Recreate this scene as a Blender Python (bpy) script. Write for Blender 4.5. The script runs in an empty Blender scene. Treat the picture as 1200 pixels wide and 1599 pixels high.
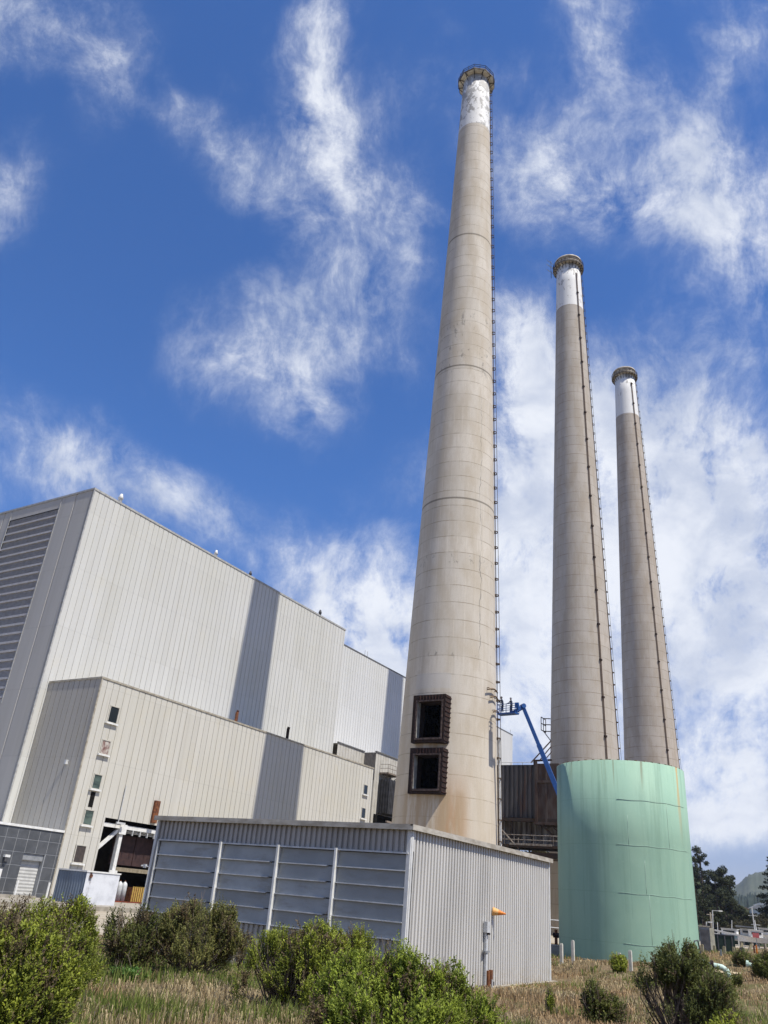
import bpy, math, random
import numpy as np
from mathutils import Vector, Matrix
D, C = bpy.data, bpy.context
scene = C.scene
R = math.radians
random.seed(7)

# ------------------------------------------------------------------ camera
FPX = 1217.7
M = np.array([[0.50777841, 0.42100987, 0.75160613],
              [-0.85771026, 0.16545153, 0.48678424],
              [0.08058659, -0.89183882, 0.4451172]])
EYE = np.array([0.0, 0.0, 2.8])
cd = D.cameras.new("camera"); cam = D.objects.new("camera", cd)
scene.collection.objects.link(cam); scene.camera = cam
cd.sensor_fit = 'HORIZONTAL'; cd.sensor_width = 36; cd.lens = 36 * FPX / 1200
cd.clip_start = .1; cd.clip_end = 20000
mw = Matrix.Identity(4)
for i in range(3):
    mw[i][0] = M[i][0]; mw[i][1] = -M[i][1]; mw[i][2] = -M[i][2]
    mw[i][3] = EYE[i]
cam.matrix_world = mw

# ------------------------------------------------------------------ light
SUN_M, SUN_EL = .14, R(60)
h = math.hypot(SUN_M, 1)
SUN = Vector((-SUN_M / h * math.cos(SUN_EL), -1 / h * math.cos(SUN_EL), math.sin(SUN_EL)))
sl = D.lights.new("sun", 'SUN'); sl.energy = 5.0; sl.angle = R(.53); sl.color = (1, .94, .84)
so = D.objects.new("sun", sl); scene.collection.objects.link(so)
so.rotation_euler = SUN.to_track_quat('Z', 'Y').to_euler(); so.location = (-30, -60, 120)
scene.view_settings.view_transform = 'Standard'; scene.view_settings.look = 'None'
scene.view_settings.gamma = 1; scene.view_settings.exposure = 0.24

w = D.worlds.new("World"); scene.world = w; w.use_nodes = True
def build_world():
    nt = w.node_tree; N = nt.nodes; L = nt.links; N.clear()
    def nd(t, **k):
        n = N.new(t)
        for a, b in k.items(): setattr(n, a, b)
        return n
    def val(sock, v): 
        if isinstance(v, (int, float)): sock.default_value = v
        else: L.new(v, sock)
    def m(op, a, b=0.0, c=None, clamp=False):
        n = nd('ShaderNodeMath', operation=op); n.use_clamp = clamp
        val(n.inputs[0], a); val(n.inputs[1], b)
        if c is not None: val(n.inputs[2], c)
        return n.outputs[0]
    out = nd('ShaderNodeOutputWorld'); bg = nd('ShaderNodeBackground'); bg.inputs[1].default_value = .085
    L.new(bg.outputs[0], out.inputs[0])
    sky = nd('ShaderNodeTexSky', sky_type='NISHITA'); sky.sun_disc = False
    sky.sun_elevation = SUN_EL; sky.sun_rotation = math.atan2(SUN.x, SUN.y)
    sky.altitude = 0; sky.air_density = 1.0; sky.dust_density = .15; sky.ozone_density = 2.2
    tint = nd('ShaderNodeMix', data_type='RGBA', blend_type='MULTIPLY'); tint.inputs[0].default_value = 1
    tc = nd('ShaderNodeTexCoord'); g = tc.outputs['Generated']
    sp = nd('ShaderNodeSeparateXYZ'); L.new(g, sp.inputs[0]); lowr = nd('ShaderNodeMapRange', interpolation_type='SMOOTHSTEP'); L.new(sp.outputs[2], lowr.inputs[0]); lowr.inputs[1].default_value = -.02; lowr.inputs[2].default_value = .5
    tm = nd('ShaderNodeMix', data_type='RGBA'); L.new(lowr.outputs[0], tm.inputs[0]); tm.inputs[6].default_value = SKY_LOW; tm.inputs[7].default_value = SKY_TINT
    L.new(sky.outputs[0], tint.inputs[6]); L.new(tm.outputs[2], tint.inputs[7])
    def dot(v):
        n = nd('ShaderNodeVectorMath', operation='DOT_PRODUCT'); L.new(g, n.inputs[0]); n.inputs[1].default_value = v
        return n.outputs['Value']
    # fixed frame of the cloud field: a tangent plane on the sky towards the north-east
    a, b, c = dot(tuple(M[:, 0])), dot(tuple(-M[:, 1])), dot(tuple(M[:, 2]))
    cpos = m('MAXIMUM', c, .05)
    u, v = m('DIVIDE', a, cpos), m('DIVIDE', b, cpos)
    comb = nd('ShaderNodeCombineXYZ'); L.new(u, comb.inputs[0]); L.new(v, comb.inputs[1])
    # warp
    nw = nd('ShaderNodeTexNoise'); nw.inputs['Scale'].default_value = 3.2; nw.inputs['Detail'].default_value = 4
    L.new(comb.outputs[0], nw.inputs[0])
    sub = nd('ShaderNodeVectorMath', operation='SUBTRACT'); L.new(nw.outputs['Color'], sub.inputs[0]); sub.inputs[1].default_value = (.5, .5, .5)
    scl = nd('ShaderNodeVectorMath', operation='SCALE'); L.new(sub.outputs[0], scl.inputs[0]); scl.inputs['Scale'].default_value = .13
    add = nd('ShaderNodeVectorMath', operation='ADD'); L.new(comb.outputs[0], add.inputs[0]); L.new(scl.outputs[0], add.inputs[1])
    p = add.outputs[0]
    tot = None
    for (cx, cy, rx, ry, ang, s) in CLOUDS:
        mp = nd('ShaderNodeMapping', vector_type='TEXTURE'); L.new(p, mp.inputs[0])
        mp.inputs['Location'].default_value = ((cx - 600) / FPX, -(cy - 799.5) / FPX, 0)
        mp.inputs['Rotation'].default_value = (0, 0, -R(ang)); mp.inputs['Scale'].default_value = (rx * 1.15 / FPX, ry * 1.15 / FPX, 1)
        gr = nd('ShaderNodeTexGradient', gradient_type='SPHERICAL'); L.new(mp.outputs[0], gr.inputs[0])
        tot = m('MULTIPLY', gr.outputs['Fac'], s) if tot is None else m('MULTIPLY_ADD', gr.outputs['Fac'], s, tot)
    def noise(scale, detail, rough, st, rot):
        mp = nd('ShaderNodeMapping'); L.new(p, mp.inputs[0]); mp.inputs['Rotation'].default_value = (0, 0, R(rot)); mp.inputs['Scale'].default_value = st
        n = nd('ShaderNodeTexNoise'); n.inputs['Scale'].default_value = scale; n.inputs['Detail'].default_value = detail
        n.inputs['Roughness'].default_value = rough; n.inputs['Distortion'].default_value = .12; L.new(mp.outputs[0], n.inputs[0])
        return n.outputs['Fac']
    n1 = noise(9, 12, .68, (1, 1, 1), 0); n2 = noise(9, 12, .68, (1.5, .75, 1), -38)
    nn = m('ADD', m('MULTIPLY', n1, .55), m('MULTIPLY', n2, .45))
    gain = m('MULTIPLY_ADD', m('SUBTRACT', nn, .5), 5.0, .95)
    den = m('MULTIPLY', tot, m('MAXIMUM', gain, 0.0))
    extra = m('MULTIPLY', m('SUBTRACT', nn, .5), 1.5)          # faint veil between the heaps
    den = m('ADD', den, m('MAXIMUM', extra, 0.0))
    front = m('GREATER_THAN', c, .05); den = m('MULTIPLY_ADD', den, front, m('MULTIPLY', m('SUBTRACT', 1.0, front), .75))   # even cloud added over the unseen sky to whiten the fill light
    mr = nd('ShaderNodeMapRange', interpolation_type='SMOOTHERSTEP'); L.new(den, mr.inputs[0])
    mr.inputs[1].default_value = -.02; mr.inputs[2].default_value = 2.0; mr.inputs[3].default_value = 0; mr.inputs[4].default_value = .93
    mix = nd('ShaderNodeMix', data_type='RGBA'); L.new(mr.outputs[0], mix.inputs[0]); L.new(tint.outputs[2], mix.inputs[6])
    n3 = noise(4.5, 8, .6, (1, 1.4, 1), 20); sh = nd('ShaderNodeMapRange', interpolation_type='SMOOTHSTEP'); L.new(n3, sh.inputs[0]); sh.inputs[1].default_value = .36; sh.inputs[2].default_value = .6
    cm = nd('ShaderNodeMix', data_type='RGBA'); L.new(sh.outputs[0], cm.inputs[0]); cm.inputs[6].default_value = (5.9, 6.5, 7.9, 1); cm.inputs[7].default_value = CLOUD_COL; L.new(cm.outputs[2], mix.inputs[7])
    L.new(mix.outputs[2], bg.inputs[0])
SKY_TINT = (.58, .99, 1.58, 1); SKY_LOW = (.80, .76, 1.05, 1)
CLOUD_COL = (9.3, 9.6, 10.2, 1)
CLOUDS = [  # centre, radii, tilt, weight on the tangent plane
 (50, 20, 230, 110, 8, 1.1), (155, 150, 60, 130, 20, .7), (330, 240, 150, 70, 35, .75), (0, 300, 80, 120, 20, .8), (270, 160, 60, 60, 0, .5),
 (505, 60, 75, 230, 4, 1.0), (450, 200, 150, 170, 10, .5), (530, 330, 110, 210, -18, .8), (560, 470, 190, 110, 0, .8),
 (420, 560, 160, 120, 20, 1.1), (480, 630, 100, 80, 30, .6), (630, 190, 130, 190, 0, .45), (650, 330, 80, 110, 0, .5),
 (930, 40, 100, 130, -15, 1.0), (1160, 50, 130, 120, 0, .8), (840, 230, 120, 170, -25, 1.0), (900, 320, 140, 90, 20, .6),
 (1060, 240, 190, 170, -20, .8), (1130, 350, 160, 160, 0, .9), (1180, 480, 100, 190, 0, .7), (1000, 330, 90, 90, 0, .4),
 (800, 560, 90, 110, 0, .9), (820, 680, 120, 270, 0, 1.45), (650, 740, 130, 80, -20, .75), (930, 650, 110, 150, 0, 1.3),
 (1050, 690, 150, 210, -25, 1.4), (1130, 830, 250, 210, 0, 1.75), (1020, 950, 220, 170, 0, 1.35), (1170, 1060, 200, 130, 0, 1.3),
 (1150, 1225, 230, 110, 5, 1.7), (1120, 1290, 200, 50, 4, .7), (1180, 1120, 120, 90, 0, .7),
 (110, 690, 220, 90, 25, .8), (270, 780, 190, 80, 30, .8), (40, 740, 150, 80, 0, .6), (430, 840, 120, 80, 20, .6),
 (570, 940, 200, 130, 0, 1.4), (610, 1030, 150, 120, 0, 1.8), (830, 960, 150, 310, 0, 1.55), (830, 1130, 120, 120, 0, 1.0),
 (980, 1140, 100, 100, 0, .9), (1230, 930, 90, 110, 0, .7), (640, 560, 60, 90, 0, .35),
]
build_world()

# ------------------------------------------------------------------ helpers
col = scene.collection
def ray(px, py): return M @ np.array([px - 600, py - 799.5, FPX])
def ax(px, py, x): v = ray(px, py); return v * x / v[0] + EYE
def ay(px, py, y): v = ray(px, py); return v * y / v[1] + EYE
def ar(px, py, r): v = ray(px, py); return v * r / math.hypot(v[0], v[1]) + EYE
def azim(px, py): v = ray(px, py); return math.atan2(v[1], v[0])
def pol(az, r): return r * math.cos(az), r * math.sin(az)

class MB:
    def __init__(s): s.v = []; s.f = []
    def add(s, vs, fs):
        n = len(s.v); s.v += [tuple(map(float, q)) for q in vs]; s.f += [tuple(i + n for i in f) for f in fs]; return s
    def box(s, x0, x1, y0, y1, z0, z1):
        vs = [(x, y, z) for z in (z0, z1) for y in (y0, y1) for x in (x0, x1)]
        return s.add(vs, [(0, 2, 3, 1), (4, 5, 7, 6), (0, 1, 5, 4), (2, 6, 7, 3), (0, 4, 6, 2), (1, 3, 7, 5)])
    def bar(s, a, b, wd, dp=None, up=(0, 0, 1)):
        a, b = Vector(a), Vector(b); dp = dp or wd; d = (b - a).normalized(); u = Vector(up)
        if abs(d.dot(u)) > .98: u = Vector((1, 0, 0))
        r = d.cross(u).normalized(); q = r.cross(d)
        vs = [p + r * i * wd / 2 + q * j * dp / 2 for p in (a, b) for i, j in ((-1, -1), (1, -1), (1, 1), (-1, 1))]
        return s.add(vs, [(3, 2, 1, 0), (4, 5, 6, 7), (0, 1, 5, 4), (1, 2, 6, 5), (2, 3, 7, 6), (3, 0, 4, 7)])
    def tube(s, pts, r, n=8, cap=True):
        pts = [Vector(p) for p in pts]; rr = r if isinstance(r, (list, tuple)) else [r] * len(pts)
        rings = []
        for i, p in enumerate(pts):
            d = (pts[min(i + 1, len(pts) - 1)] - pts[max(i - 1, 0)]).normalized()
            u = Vector((0, 0, 1)) if abs(d.z) < .95 else Vector((1, 0, 0))
            a = d.cross(u).normalized(); b = a.cross(d)
            rings.append([p + (a * math.cos(2 * math.pi * k / n) + b * math.sin(2 * math.pi * k / n)) * rr[i] for k in range(n)])
        vs = [q for rg in rings for q in rg]; fs = []
        for i in range(len(pts) - 1):
            for k in range(n):
                k2 = (k + 1) % n; fs.append((i * n + k, i * n + k2, (i + 1) * n + k2, (i + 1) * n + k))
        if cap: fs += [tuple(range(n))[::-1], tuple((len(pts) - 1) * n + k for k in range(n))]
        return s.add(vs, fs)
    def lathe(s, prof, n=96, skip=None, cap=False, inward=False):
        vs = []; fs = []
        for (r, z) in prof:
            for k in range(n):
                a = 2 * math.pi * k / n; vs.append((r * math.cos(a), r * math.sin(a), z))
        for i in range(len(prof) - 1):
            for k in range(n):
                k2 = (k + 1) % n
                if skip and skip(2 * math.pi * (k + .5) / n, (prof[i][1] + prof[i + 1][1]) / 2): continue
                f = (i * n + k, i * n + k2, (i + 1) * n + k2, (i + 1) * n + k)
                fs.append(f[::-1] if inward else f)
        if cap: fs.append(tuple((len(prof) - 1) * n + k for k in range(n)))
        return s.add(vs, fs)
    def prism(s, poly, z0, z1):
        n = len(poly); vs = [(x, y, z0) for x, y in poly] + [(x, y, z1) for x, y in poly]
        return s.add(vs, [tuple(range(n))[::-1], tuple(range(n, 2 * n))] + [(i, (i + 1) % n, n + (i + 1) % n, n + i) for i in range(n)])
    def ribs(s, p0, p1, z0, z1, prof, pitch, out):
        """wall sheet from p0 to p1 with a repeated rib profile [(t, depth)..]; out = outward normal"""
        p0, p1, o = Vector((*p0, 0)), Vector((*p1, 0)), Vector((*out, 0)); Ln = (p1 - p0).length; d = (p1 - p0) / Ln
        pts = []; k = 0
        while k * pitch < Ln - 1e-6:
            for t, q in prof:
                x = (k + t) * pitch
                if x < Ln: pts.append(p0 + d * x + o * q)
            k += 1
        pts.append(p1 + o * prof[0][1]); n = len(pts)
        vs = [(p.x, p.y, z0) for p in pts] + [(p.x, p.y, z1) for p in pts]
        fs = [(i, i + 1, n + i + 1, n + i) for i in range(n - 1)]
        if d.cross(Vector((0, 0, 1))).dot(o) < 0: fs = [f[::-1] for f in fs]
        return s.add(vs, fs)
    def build(s, name, mat, parent=None, smooth=False, loc=None):
        me = D.meshes.new(name); me.from_pydata(s.v, [], s.f); me.update()
        if smooth: me.polygons.foreach_set('use_smooth', [True] * len(me.polygons))
        me.materials.append(mat); o = D.objects.new(name, me); col.objects.link(o)
        if parent: o.parent = parent
        if loc is not None: o.location = loc
        return o
def fast(name, V, F, mat, parent=None, colr=None, loc=None):
    me = D.meshes.new(name); nv, nf, k = len(V), len(F), F.shape[1]
    me.vertices.add(nv); me.vertices.foreach_set('co', np.asarray(V, np.float32).ravel())
    me.loops.add(nf * k); me.loops.foreach_set('vertex_index', np.asarray(F, np.int32).ravel())
    me.polygons.add(nf); me.polygons.foreach_set('loop_start', np.arange(0, nf * k, k, dtype=np.int32))
    me.update(calc_edges=True)
    if colr is not None:
        a = me.color_attributes.new('Tone', 'FLOAT_COLOR', 'POINT')
        a.data.foreach_set('color', np.hstack([colr, np.ones((nv, 1))]).astype(np.float32).ravel())
    me.materials.append(mat); o = D.objects.new(name, me); col.objects.link(o)
    if parent: o.parent = parent
    if loc is not None: o.location = loc
    return o
def tag(o, label=None, cat=None, group=None, kind=None):
    if label: o['label'] = label
    if cat: o['category'] = cat
    if group: o['group'] = group
    if kind: o['kind'] = kind
    return o
def thing(name, label, cat, loc=(0, 0, 0), rz=0, group=None):
    o = D.objects.new(name, None); o.empty_display_size = .3; col.objects.link(o); o.location = loc; o.rotation_euler = (0, 0, rz)
    return tag(o, label, cat, group)
def copy_tree(o, parent=None):
    c = o.copy(); col.objects.link(c)
    if parent: c.parent = parent
    for ch in list(o.children): copy_tree(ch, c)
    return c

# ------------------------------------------------------------------ materials
class NT:
    def __init__(s, name):
        s.m = D.materials.new(name); s.m.use_nodes = True; s.t = s.m.node_tree; s.N = s.t.nodes; s.L = s.t.links
        s.b = s.N['Principled BSDF']; s.tc = s.N.new('ShaderNodeTexCoord'); s.o = s.tc.outputs['Object']
    def set(s, sock, v):
        if isinstance(v, bpy.types.NodeSocket): s.L.new(v, sock)
        elif isinstance(v, tuple) and len(v) == 3 and sock.type == 'RGBA': sock.default_value = (*v, 1)
        else: sock.default_value = v
    def math(s, op, a, b=0.0, clamp=False):
        n = s.N.new('ShaderNodeMath'); n.operation = op; n.use_clamp = clamp; s.set(n.inputs[0], a); s.set(n.inputs[1], b); return n.outputs[0]
    def noise(s, scale=1, detail=4, rough=.55, st=(1, 1, 1), vec=None, out='Fac', dist=0):
        mp = s.N.new('ShaderNodeMapping'); s.L.new(vec or s.o, mp.inputs[0]); mp.inputs['Scale'].default_value = st
        n = s.N.new('ShaderNodeTexNoise'); n.inputs['Scale'].default_value = scale; n.inputs['Detail'].default_value = detail
        n.inputs['Roughness'].default_value = rough; n.inputs['Distortion'].default_value = dist; s.L.new(mp.outputs[0], n.inputs[0]); return n.outputs[out]
    def ramp(s, v, a, b, o0=0.0, o1=1.0, smooth=True):
        n = s.N.new('ShaderNodeMapRange'); n.interpolation_type = 'SMOOTHSTEP' if smooth else 'LINEAR'
        s.set(n.inputs[0], v); n.inputs[1].default_value = a; n.inputs[2].default_value = b; n.inputs[3].default_value = o0; n.inputs[4].default_value = o1; return n.outputs[0]
    def mix(s, f, a, b, mode='MIX'):
        n = s.N.new('ShaderNodeMix'); n.data_type = 'RGBA'; n.blend_type = mode; s.set(n.inputs[0], f); s.set(n.inputs[6], a); s.set(n.inputs[7], b); return n.outputs[2]
    def sep(s, vec=None):
        n = s.N.new('ShaderNodeSeparateXYZ'); s.L.new(vec or s.o, n.inputs[0]); return n.outputs
    def white(s, v):
        n = s.N.new('ShaderNodeTexWhiteNoise'); n.noise_dimensions = '1D'; s.set(n.inputs['W'], v); return n.outputs['Value']
    def bump(s, hgt, strength=.3, dist=.05):
        n = s.N.new('ShaderNodeBump'); n.inputs['Strength'].default_value = strength; n.inputs['Distance'].default_value = dist
        s.L.new(hgt, n.inputs['Height']); s.L.new(n.outputs[0], s.b.inputs['Normal'])
    def fin(s, colr, rough=.8, metal=0.0, spec=.3):
        s.set(s.b.inputs['Base Color'], colr); s.set(s.b.inputs['Roughness'], rough); s.b.inputs['Metallic'].default_value = metal
        s.b.inputs['Specular IOR Level'].default_value = spec; return s.m
    def line(s, v, period, width, off=0.0):
        """1 on thin lines every `period`"""
        q = s.math('FRACT', s.math('DIVIDE', s.math('ADD', v, off), period)); q = s.math('ABSOLUTE', s.math('SUBTRACT', q, .5))
        return s.math('GREATER_THAN', q, .5 - width / period / 2)
    def box_mask(s, v, a, b, soft):
        return s.math('MULTIPLY', s.ramp(v, a - soft, a + soft), s.ramp(v, b - soft, b + soft, 1.0, 0.0))

def plain(name, c1, c2=None, scale=2.0, rough=.7, metal=0, st=(1, 1, 1), bump=0, spec=.3, detail=5, lo=.35, hi=.65):
    t = NT(name); c2 = c2 or tuple(q * .75 for q in c1)
    n = t.noise(scale, detail, .6, st); f = t.ramp(n, lo, hi)
    if bump: t.bump(n, bump, .03)
    return t.fin(t.mix(f, c2, c1), rough, metal, spec)

def siding_mat(name, c, pitch, axis, warm=.5, dirt=.25):
    t = NT(name); xyz = t.sep(); u = xyz[axis]; z = xyz[2]
    pn = t.white(t.math('FLOOR', t.math('DIVIDE', u, pitch)))
    c0 = t.mix(t.math('MULTIPLY', pn, .35), c, tuple(q * .86 for q in c))
    big = t.noise(.09, 3, .5, (1, 1, .6)); c0 = t.mix(t.ramp(big, .4, .7, 0, .5), c0, (c[0] * .88, c[1] * .87, c[2] * .8))
    bd = t.white(t.math('ADD', t.math('FLOOR', t.math('DIVIDE', t.math('ADD', z, 1.3), 7.6)), t.math('MULTIPLY', t.math('FLOOR', t.math('DIVIDE', u, pitch * 3)), 13.7)))
    c0 = t.mix(t.ramp(bd, .55, 1.0, 0, .22), c0, (c[0] * .80, c[1] * .79, c[2] * .76))
    run = t.noise(2.2, 4, .7, (1, 1, .012)); c0 = t.mix(t.math('MULTIPLY', t.ramp(run, .60, .72, 0, .5), t.ramp(t.noise(.12, 3, .5), .42, .6)), c0, (c[0] * .52, c[1] * .44, c[2] * .33))
    st = t.noise(1.3, 5, .6, (1, 1, .035)); c0 = t.mix(t.math('MULTIPLY', t.ramp(st, .5, .8), dirt), c0, (c[0] * .62, c[1] * .58, c[2] * .5))
    seam = t.line(z, 7.6, .09, 1.3); c0 = t.mix(t.math('MULTIPLY', seam, .16), c0, tuple(q * .5 for q in c))
    low = t.noise(.35, 4, .6); c0 = t.mix(t.math('MULTIPLY', t.ramp(low, .5, .75), warm * .35), c0, (c[0], c[1] * .93, c[2] * .76))
    fine = t.noise(14, 3, .7); t.bump(fine, .12, .02)
    return t.fin(c0, .62, 0, .35)

RINGS = (ar(740, 371, 94.5)[2], ar(730, 571, 93)[2], ar(720, 776, 92)[2])
def concrete_stack_mat(name, c, seed, first=False):
    t = NT(name); xyz = t.sep(); z = xyz[2]
    ang = t.math('ARCTAN2', xyz[1], xyz[0])
    lift = t.math('FLOOR', t.math('DIVIDE', z, 2.29)); wv = t.white(t.math('ADD', lift, seed * 17.3))
    c0 = t.mix(wv, tuple(q * .93 for q in c), tuple(q * 1.03 for q in c))
    n1 = t.noise(.5, 6, .6, (1, 1, .35)); c0 = t.mix(t.ramp(n1, .38, .66, 0, .85), c0, (c[0] * .82, c[1] * .78, c[2] * .72))
    st = t.noise(1.6, 5, .65, (1, 1, .06)); c0 = t.mix(t.ramp(st, .5, .78, 0, .5), c0, (c[0] * .72, c[1] * .68, c[2] * .6))
    blot = t.noise(2.4, 6, .7); c0 = t.mix(t.ramp(blot, .6, .75, 0, .35), c0, (c[0] * 1.12, c[1] * 1.12, c[2] * 1.1))
    fg = t.noise(7, 5, .75, (1, 1, .3)); c0 = t.mix(t.ramp(fg, .5, .72, 0, .35), c0, (c[0] * .7, c[1] * .67, c[2] * .62)); fs_ = t.noise(3.2, 4, .7, (1, 1, .035)); c0 = t.mix(t.ramp(fs_, .52, .72, 0, .4), c0, (c[0] * .74, c[1] * .7, c[2] * .64))
    # form board marks
    vl = t.line(ang, 2 * math.pi / 26, .0075); vr = t.white(t.math('ADD', t.math('FLOOR', t.math('MULTIPLY', ang, 26 / (2 * math.pi))), t.math('MULTIPLY', lift, 7.7)))
    c0 = t.mix(t.math('MULTIPLY', vl, t.ramp(vr, .45, .8, 0, .6)), c0, (c[0] * 1.25, c[1] * 1.25, c[2] * 1.22))
    wob = t.math('MULTIPLY_ADD', 0, 0) if False else t.noise(.8, 3, .5)
    zl = t.math('ADD', z, t.math('MULTIPLY', t.math('SUBTRACT', wob, .5), .12))
    hl = t.line(zl, 2.29, .1); brk = t.noise(.7, 4, .6, (1, 1, .2))
    c0 = t.mix(t.math('MULTIPLY', hl, t.ramp(brk, .35, .6, .2, .85)), c0, (c[0] * .5, c[1] * .46, c[2] * .4))
    if first:
        # rust and ochre washed down under the two duct openings, pale patch above, warm lower shaft
        y = xyz[1]; front = t.ramp(xyz[0], -3.5, -4.5, 0, 1)
        nr = t.noise(.8, 5, .65, (1, 1, .12))
        m = t.math('MULTIPLY', t.box_mask(y, -4.6, -2.0, .8), t.ramp(z, 10, 18.5, 1, .0)); m = t.math('MULTIPLY', m, t.ramp(nr, .34, .56))
        c0 = t.mix(m, c0, (.33, .15, .05))
        m2 = t.math('MULTIPLY', t.box_mask(y, -4.6, 2.4, 1.0), t.box_mask(z, 2, 14.2, .6)); nr2 = t.noise(1.3, 5, .7, (1, 1, .08))
        c0 = t.mix(t.math('MULTIPLY', t.math('MULTIPLY', m2, front), t.ramp(nr2, .36, .58, 0, .85)), c0, (.29, .19, .10))
        m3 = t.math('MULTIPLY', t.box_mask(y, -2.6, 1.9, .12), t.box_mask(z, 25.75, 27.6, .1)); c0 = t.mix(t.math('MULTIPLY', t.math('MULTIPLY', m3, front), .6), c0, (.50, .48, .45))
        m4 = t.math('MULTIPLY', t.box_mask(y, -2.5, 1.2, .1), t.box_mask(z, 18.6, 19.6, .1)); c0 = t.mix(t.math('MULTIPLY', t.math('MULTIPLY', m4, front), t.ramp(nr2, .4, .6, .1, .7)), c0, (.33, .2, .1))
        for q in RINGS: c0 = t.mix(t.math('MULTIPLY', t.math('LESS_THAN', t.math('ABSOLUTE', t.math('SUBTRACT', z, q)), .14), .72), c0, (.13, .115, .09))
        c0 = t.mix(t.ramp(z, 8, 30, .35, 0.0), c0, (c[0] * 1.08, c[1] * .98, c[2] * .80))
        # wandering cracks with grey filler, and pitted courses
        wn = t.noise(.16, 5, .62, (0, 0, 1)); aa = t.math('ADD', t.math('ADD', ang, 2.03), t.math('MULTIPLY', t.math('SUBTRACT', wn, .5), .5))
        cr = t.math('LESS_THAN', t.math('ABSOLUTE', aa), t.ramp(t.noise(.5, 4, .7), .4, .7, .003, .014))
        c0 = t.mix(t.math('MULTIPLY', t.math('MULTIPLY', cr, t.box_mask(z, 30, 68, 3)), .75), c0, (.17, .165, .15))
        pit = t.noise(1.1, 5, .75, (1, 1, .5)); pm = t.math('MULTIPLY', t.ramp(pit, .57, .63), t.math('MAXIMUM', t.box_mask(z, 42, 43.6, .3), t.math('MAXIMUM', t.box_mask(z, 73, 84, 1.5), t.box_mask(z, 29.6, 30.6, .2))))
        c0 = t.mix(t.math('MULTIPLY', pm, .6), c0, (.17, .16, .14))
    t.bump(t.noise(6, 5, .6), .25, .06)
    return t.fin(c0, .9, 0, .2)

def peel_paint_mat(name, amount):
    t = NT(name); n = t.noise(1.1, 7, .72, (1, 1, .55)); k = t.noise(.25, 2, .5)
    f = t.ramp(t.math('ADD', n, t.math('MULTIPLY', t.math('SUBTRACT', k, .5), .5)), amount, amount + .05)
    c = t.mix(f, (.70, .70, .68), (.33, .325, .31)); st = t.noise(1.4, 4, .6, (1, 1, .05))
    c = t.mix(t.ramp(st, .5, .8, 0, .35), c, (.45, .43, .38))
    t.bump(f, .3, .03); return t.fin(c, .7, 0, .3)

def tank_mat():
    t = NT("mint_paint"); xyz = t.sep(); z = xyz[2]; ang = t.math('ARCTAN2', xyz[1], xyz[0]); g = (.285, .435, .325)
    n = t.noise(.5, 5, .6, (1, 1, .5)); c = t.mix(t.ramp(n, .35, .7, 0, .5), g, (.22, .37, .285))
    st = t.noise(1.6, 5, .65, (1, 1, .045)); c = t.mix(t.math('MULTIPLY', t.ramp(st, .44, .72, 0, .42), t.ramp(z, 1, 12, .5, 1)), c, (.095, .17, .125))
    b = t.noise(3.0, 6, .7); c = t.mix(t.ramp(b, .55, .8, 0, .3), c, (.34, .51, .41))
    band = t.math('MULTIPLY', t.math('LESS_THAN', t.math('ABSOLUTE', t.math('ADD', ang, 1.85)), t.ramp(t.noise(1.5, 3, .6, (1, 1, .15)), .3, .7, .012, .05)), t.ramp(z, 7.5, 12.6, 0, .95))
    c = t.mix(t.math('MULTIPLY', band, .8), c, (.42, .25, .09))
    drips = t.math('MULTIPLY', t.ramp(t.noise(2.2, 4, .6, (1, 1, .02)), .6, .68), t.ramp(z, 10.6, 12.9, 0, .75)); c = t.mix(drips, c, (.16, .17, .11))
    base = t.math('MULTIPLY', t.ramp(z, 0, 1.2, 1, 0), t.ramp(t.noise(1.2, 4, .6), .4, .7, 0, .6)); c = t.mix(base, c, (.22, .22, .12))
    sl_ = t.math('MAXIMUM', t.line(z, 2.94, .035, 1.34), t.math('MULTIPLY', t.line(ang, 2 * math.pi / 9, .008), t.ramp(t.white(t.math('FLOOR', t.math('DIVIDE', t.math('ADD', z, 1.34 + 1.47), 2.94))), .3, .6)))
    c = t.mix(t.math('MULTIPLY', sl_, .3), c, (.16, .26, .19)); sp_ = t.noise(5, 5, .75); c = t.mix(t.ramp(sp_, .6, .72, 0, .35), c, (.40, .56, .45))
    dn = t.noise(.35, 2, .5); t.bump(t.math('ADD', dn, t.math('MULTIPLY', n, .3)), .35, .12); return t.fin(c, .68, 0, .25)

def tone_mat(name, rough=.6, trans=.35, spec=.25):
    t = NT(name); a = t.N.new('ShaderNodeAttribute'); a.attribute_name = 'Tone'
    t.fin(a.outputs['Color'], rough, 0, spec)
    tr = t.N.new('ShaderNodeBsdfTranslucent'); t.L.new(a.outputs['Color'], tr.inputs[0])
    mx = t.N.new('ShaderNodeMixShader'); mx.inputs[0].default_value = trans; t.L.new(t.b.outputs[0], mx.inputs[1]); t.L.new(tr.outputs[0], mx.inputs[2])
    t.L.new(mx.outputs[0], t.N['Material Output'].inputs[0]); return t.m

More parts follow.
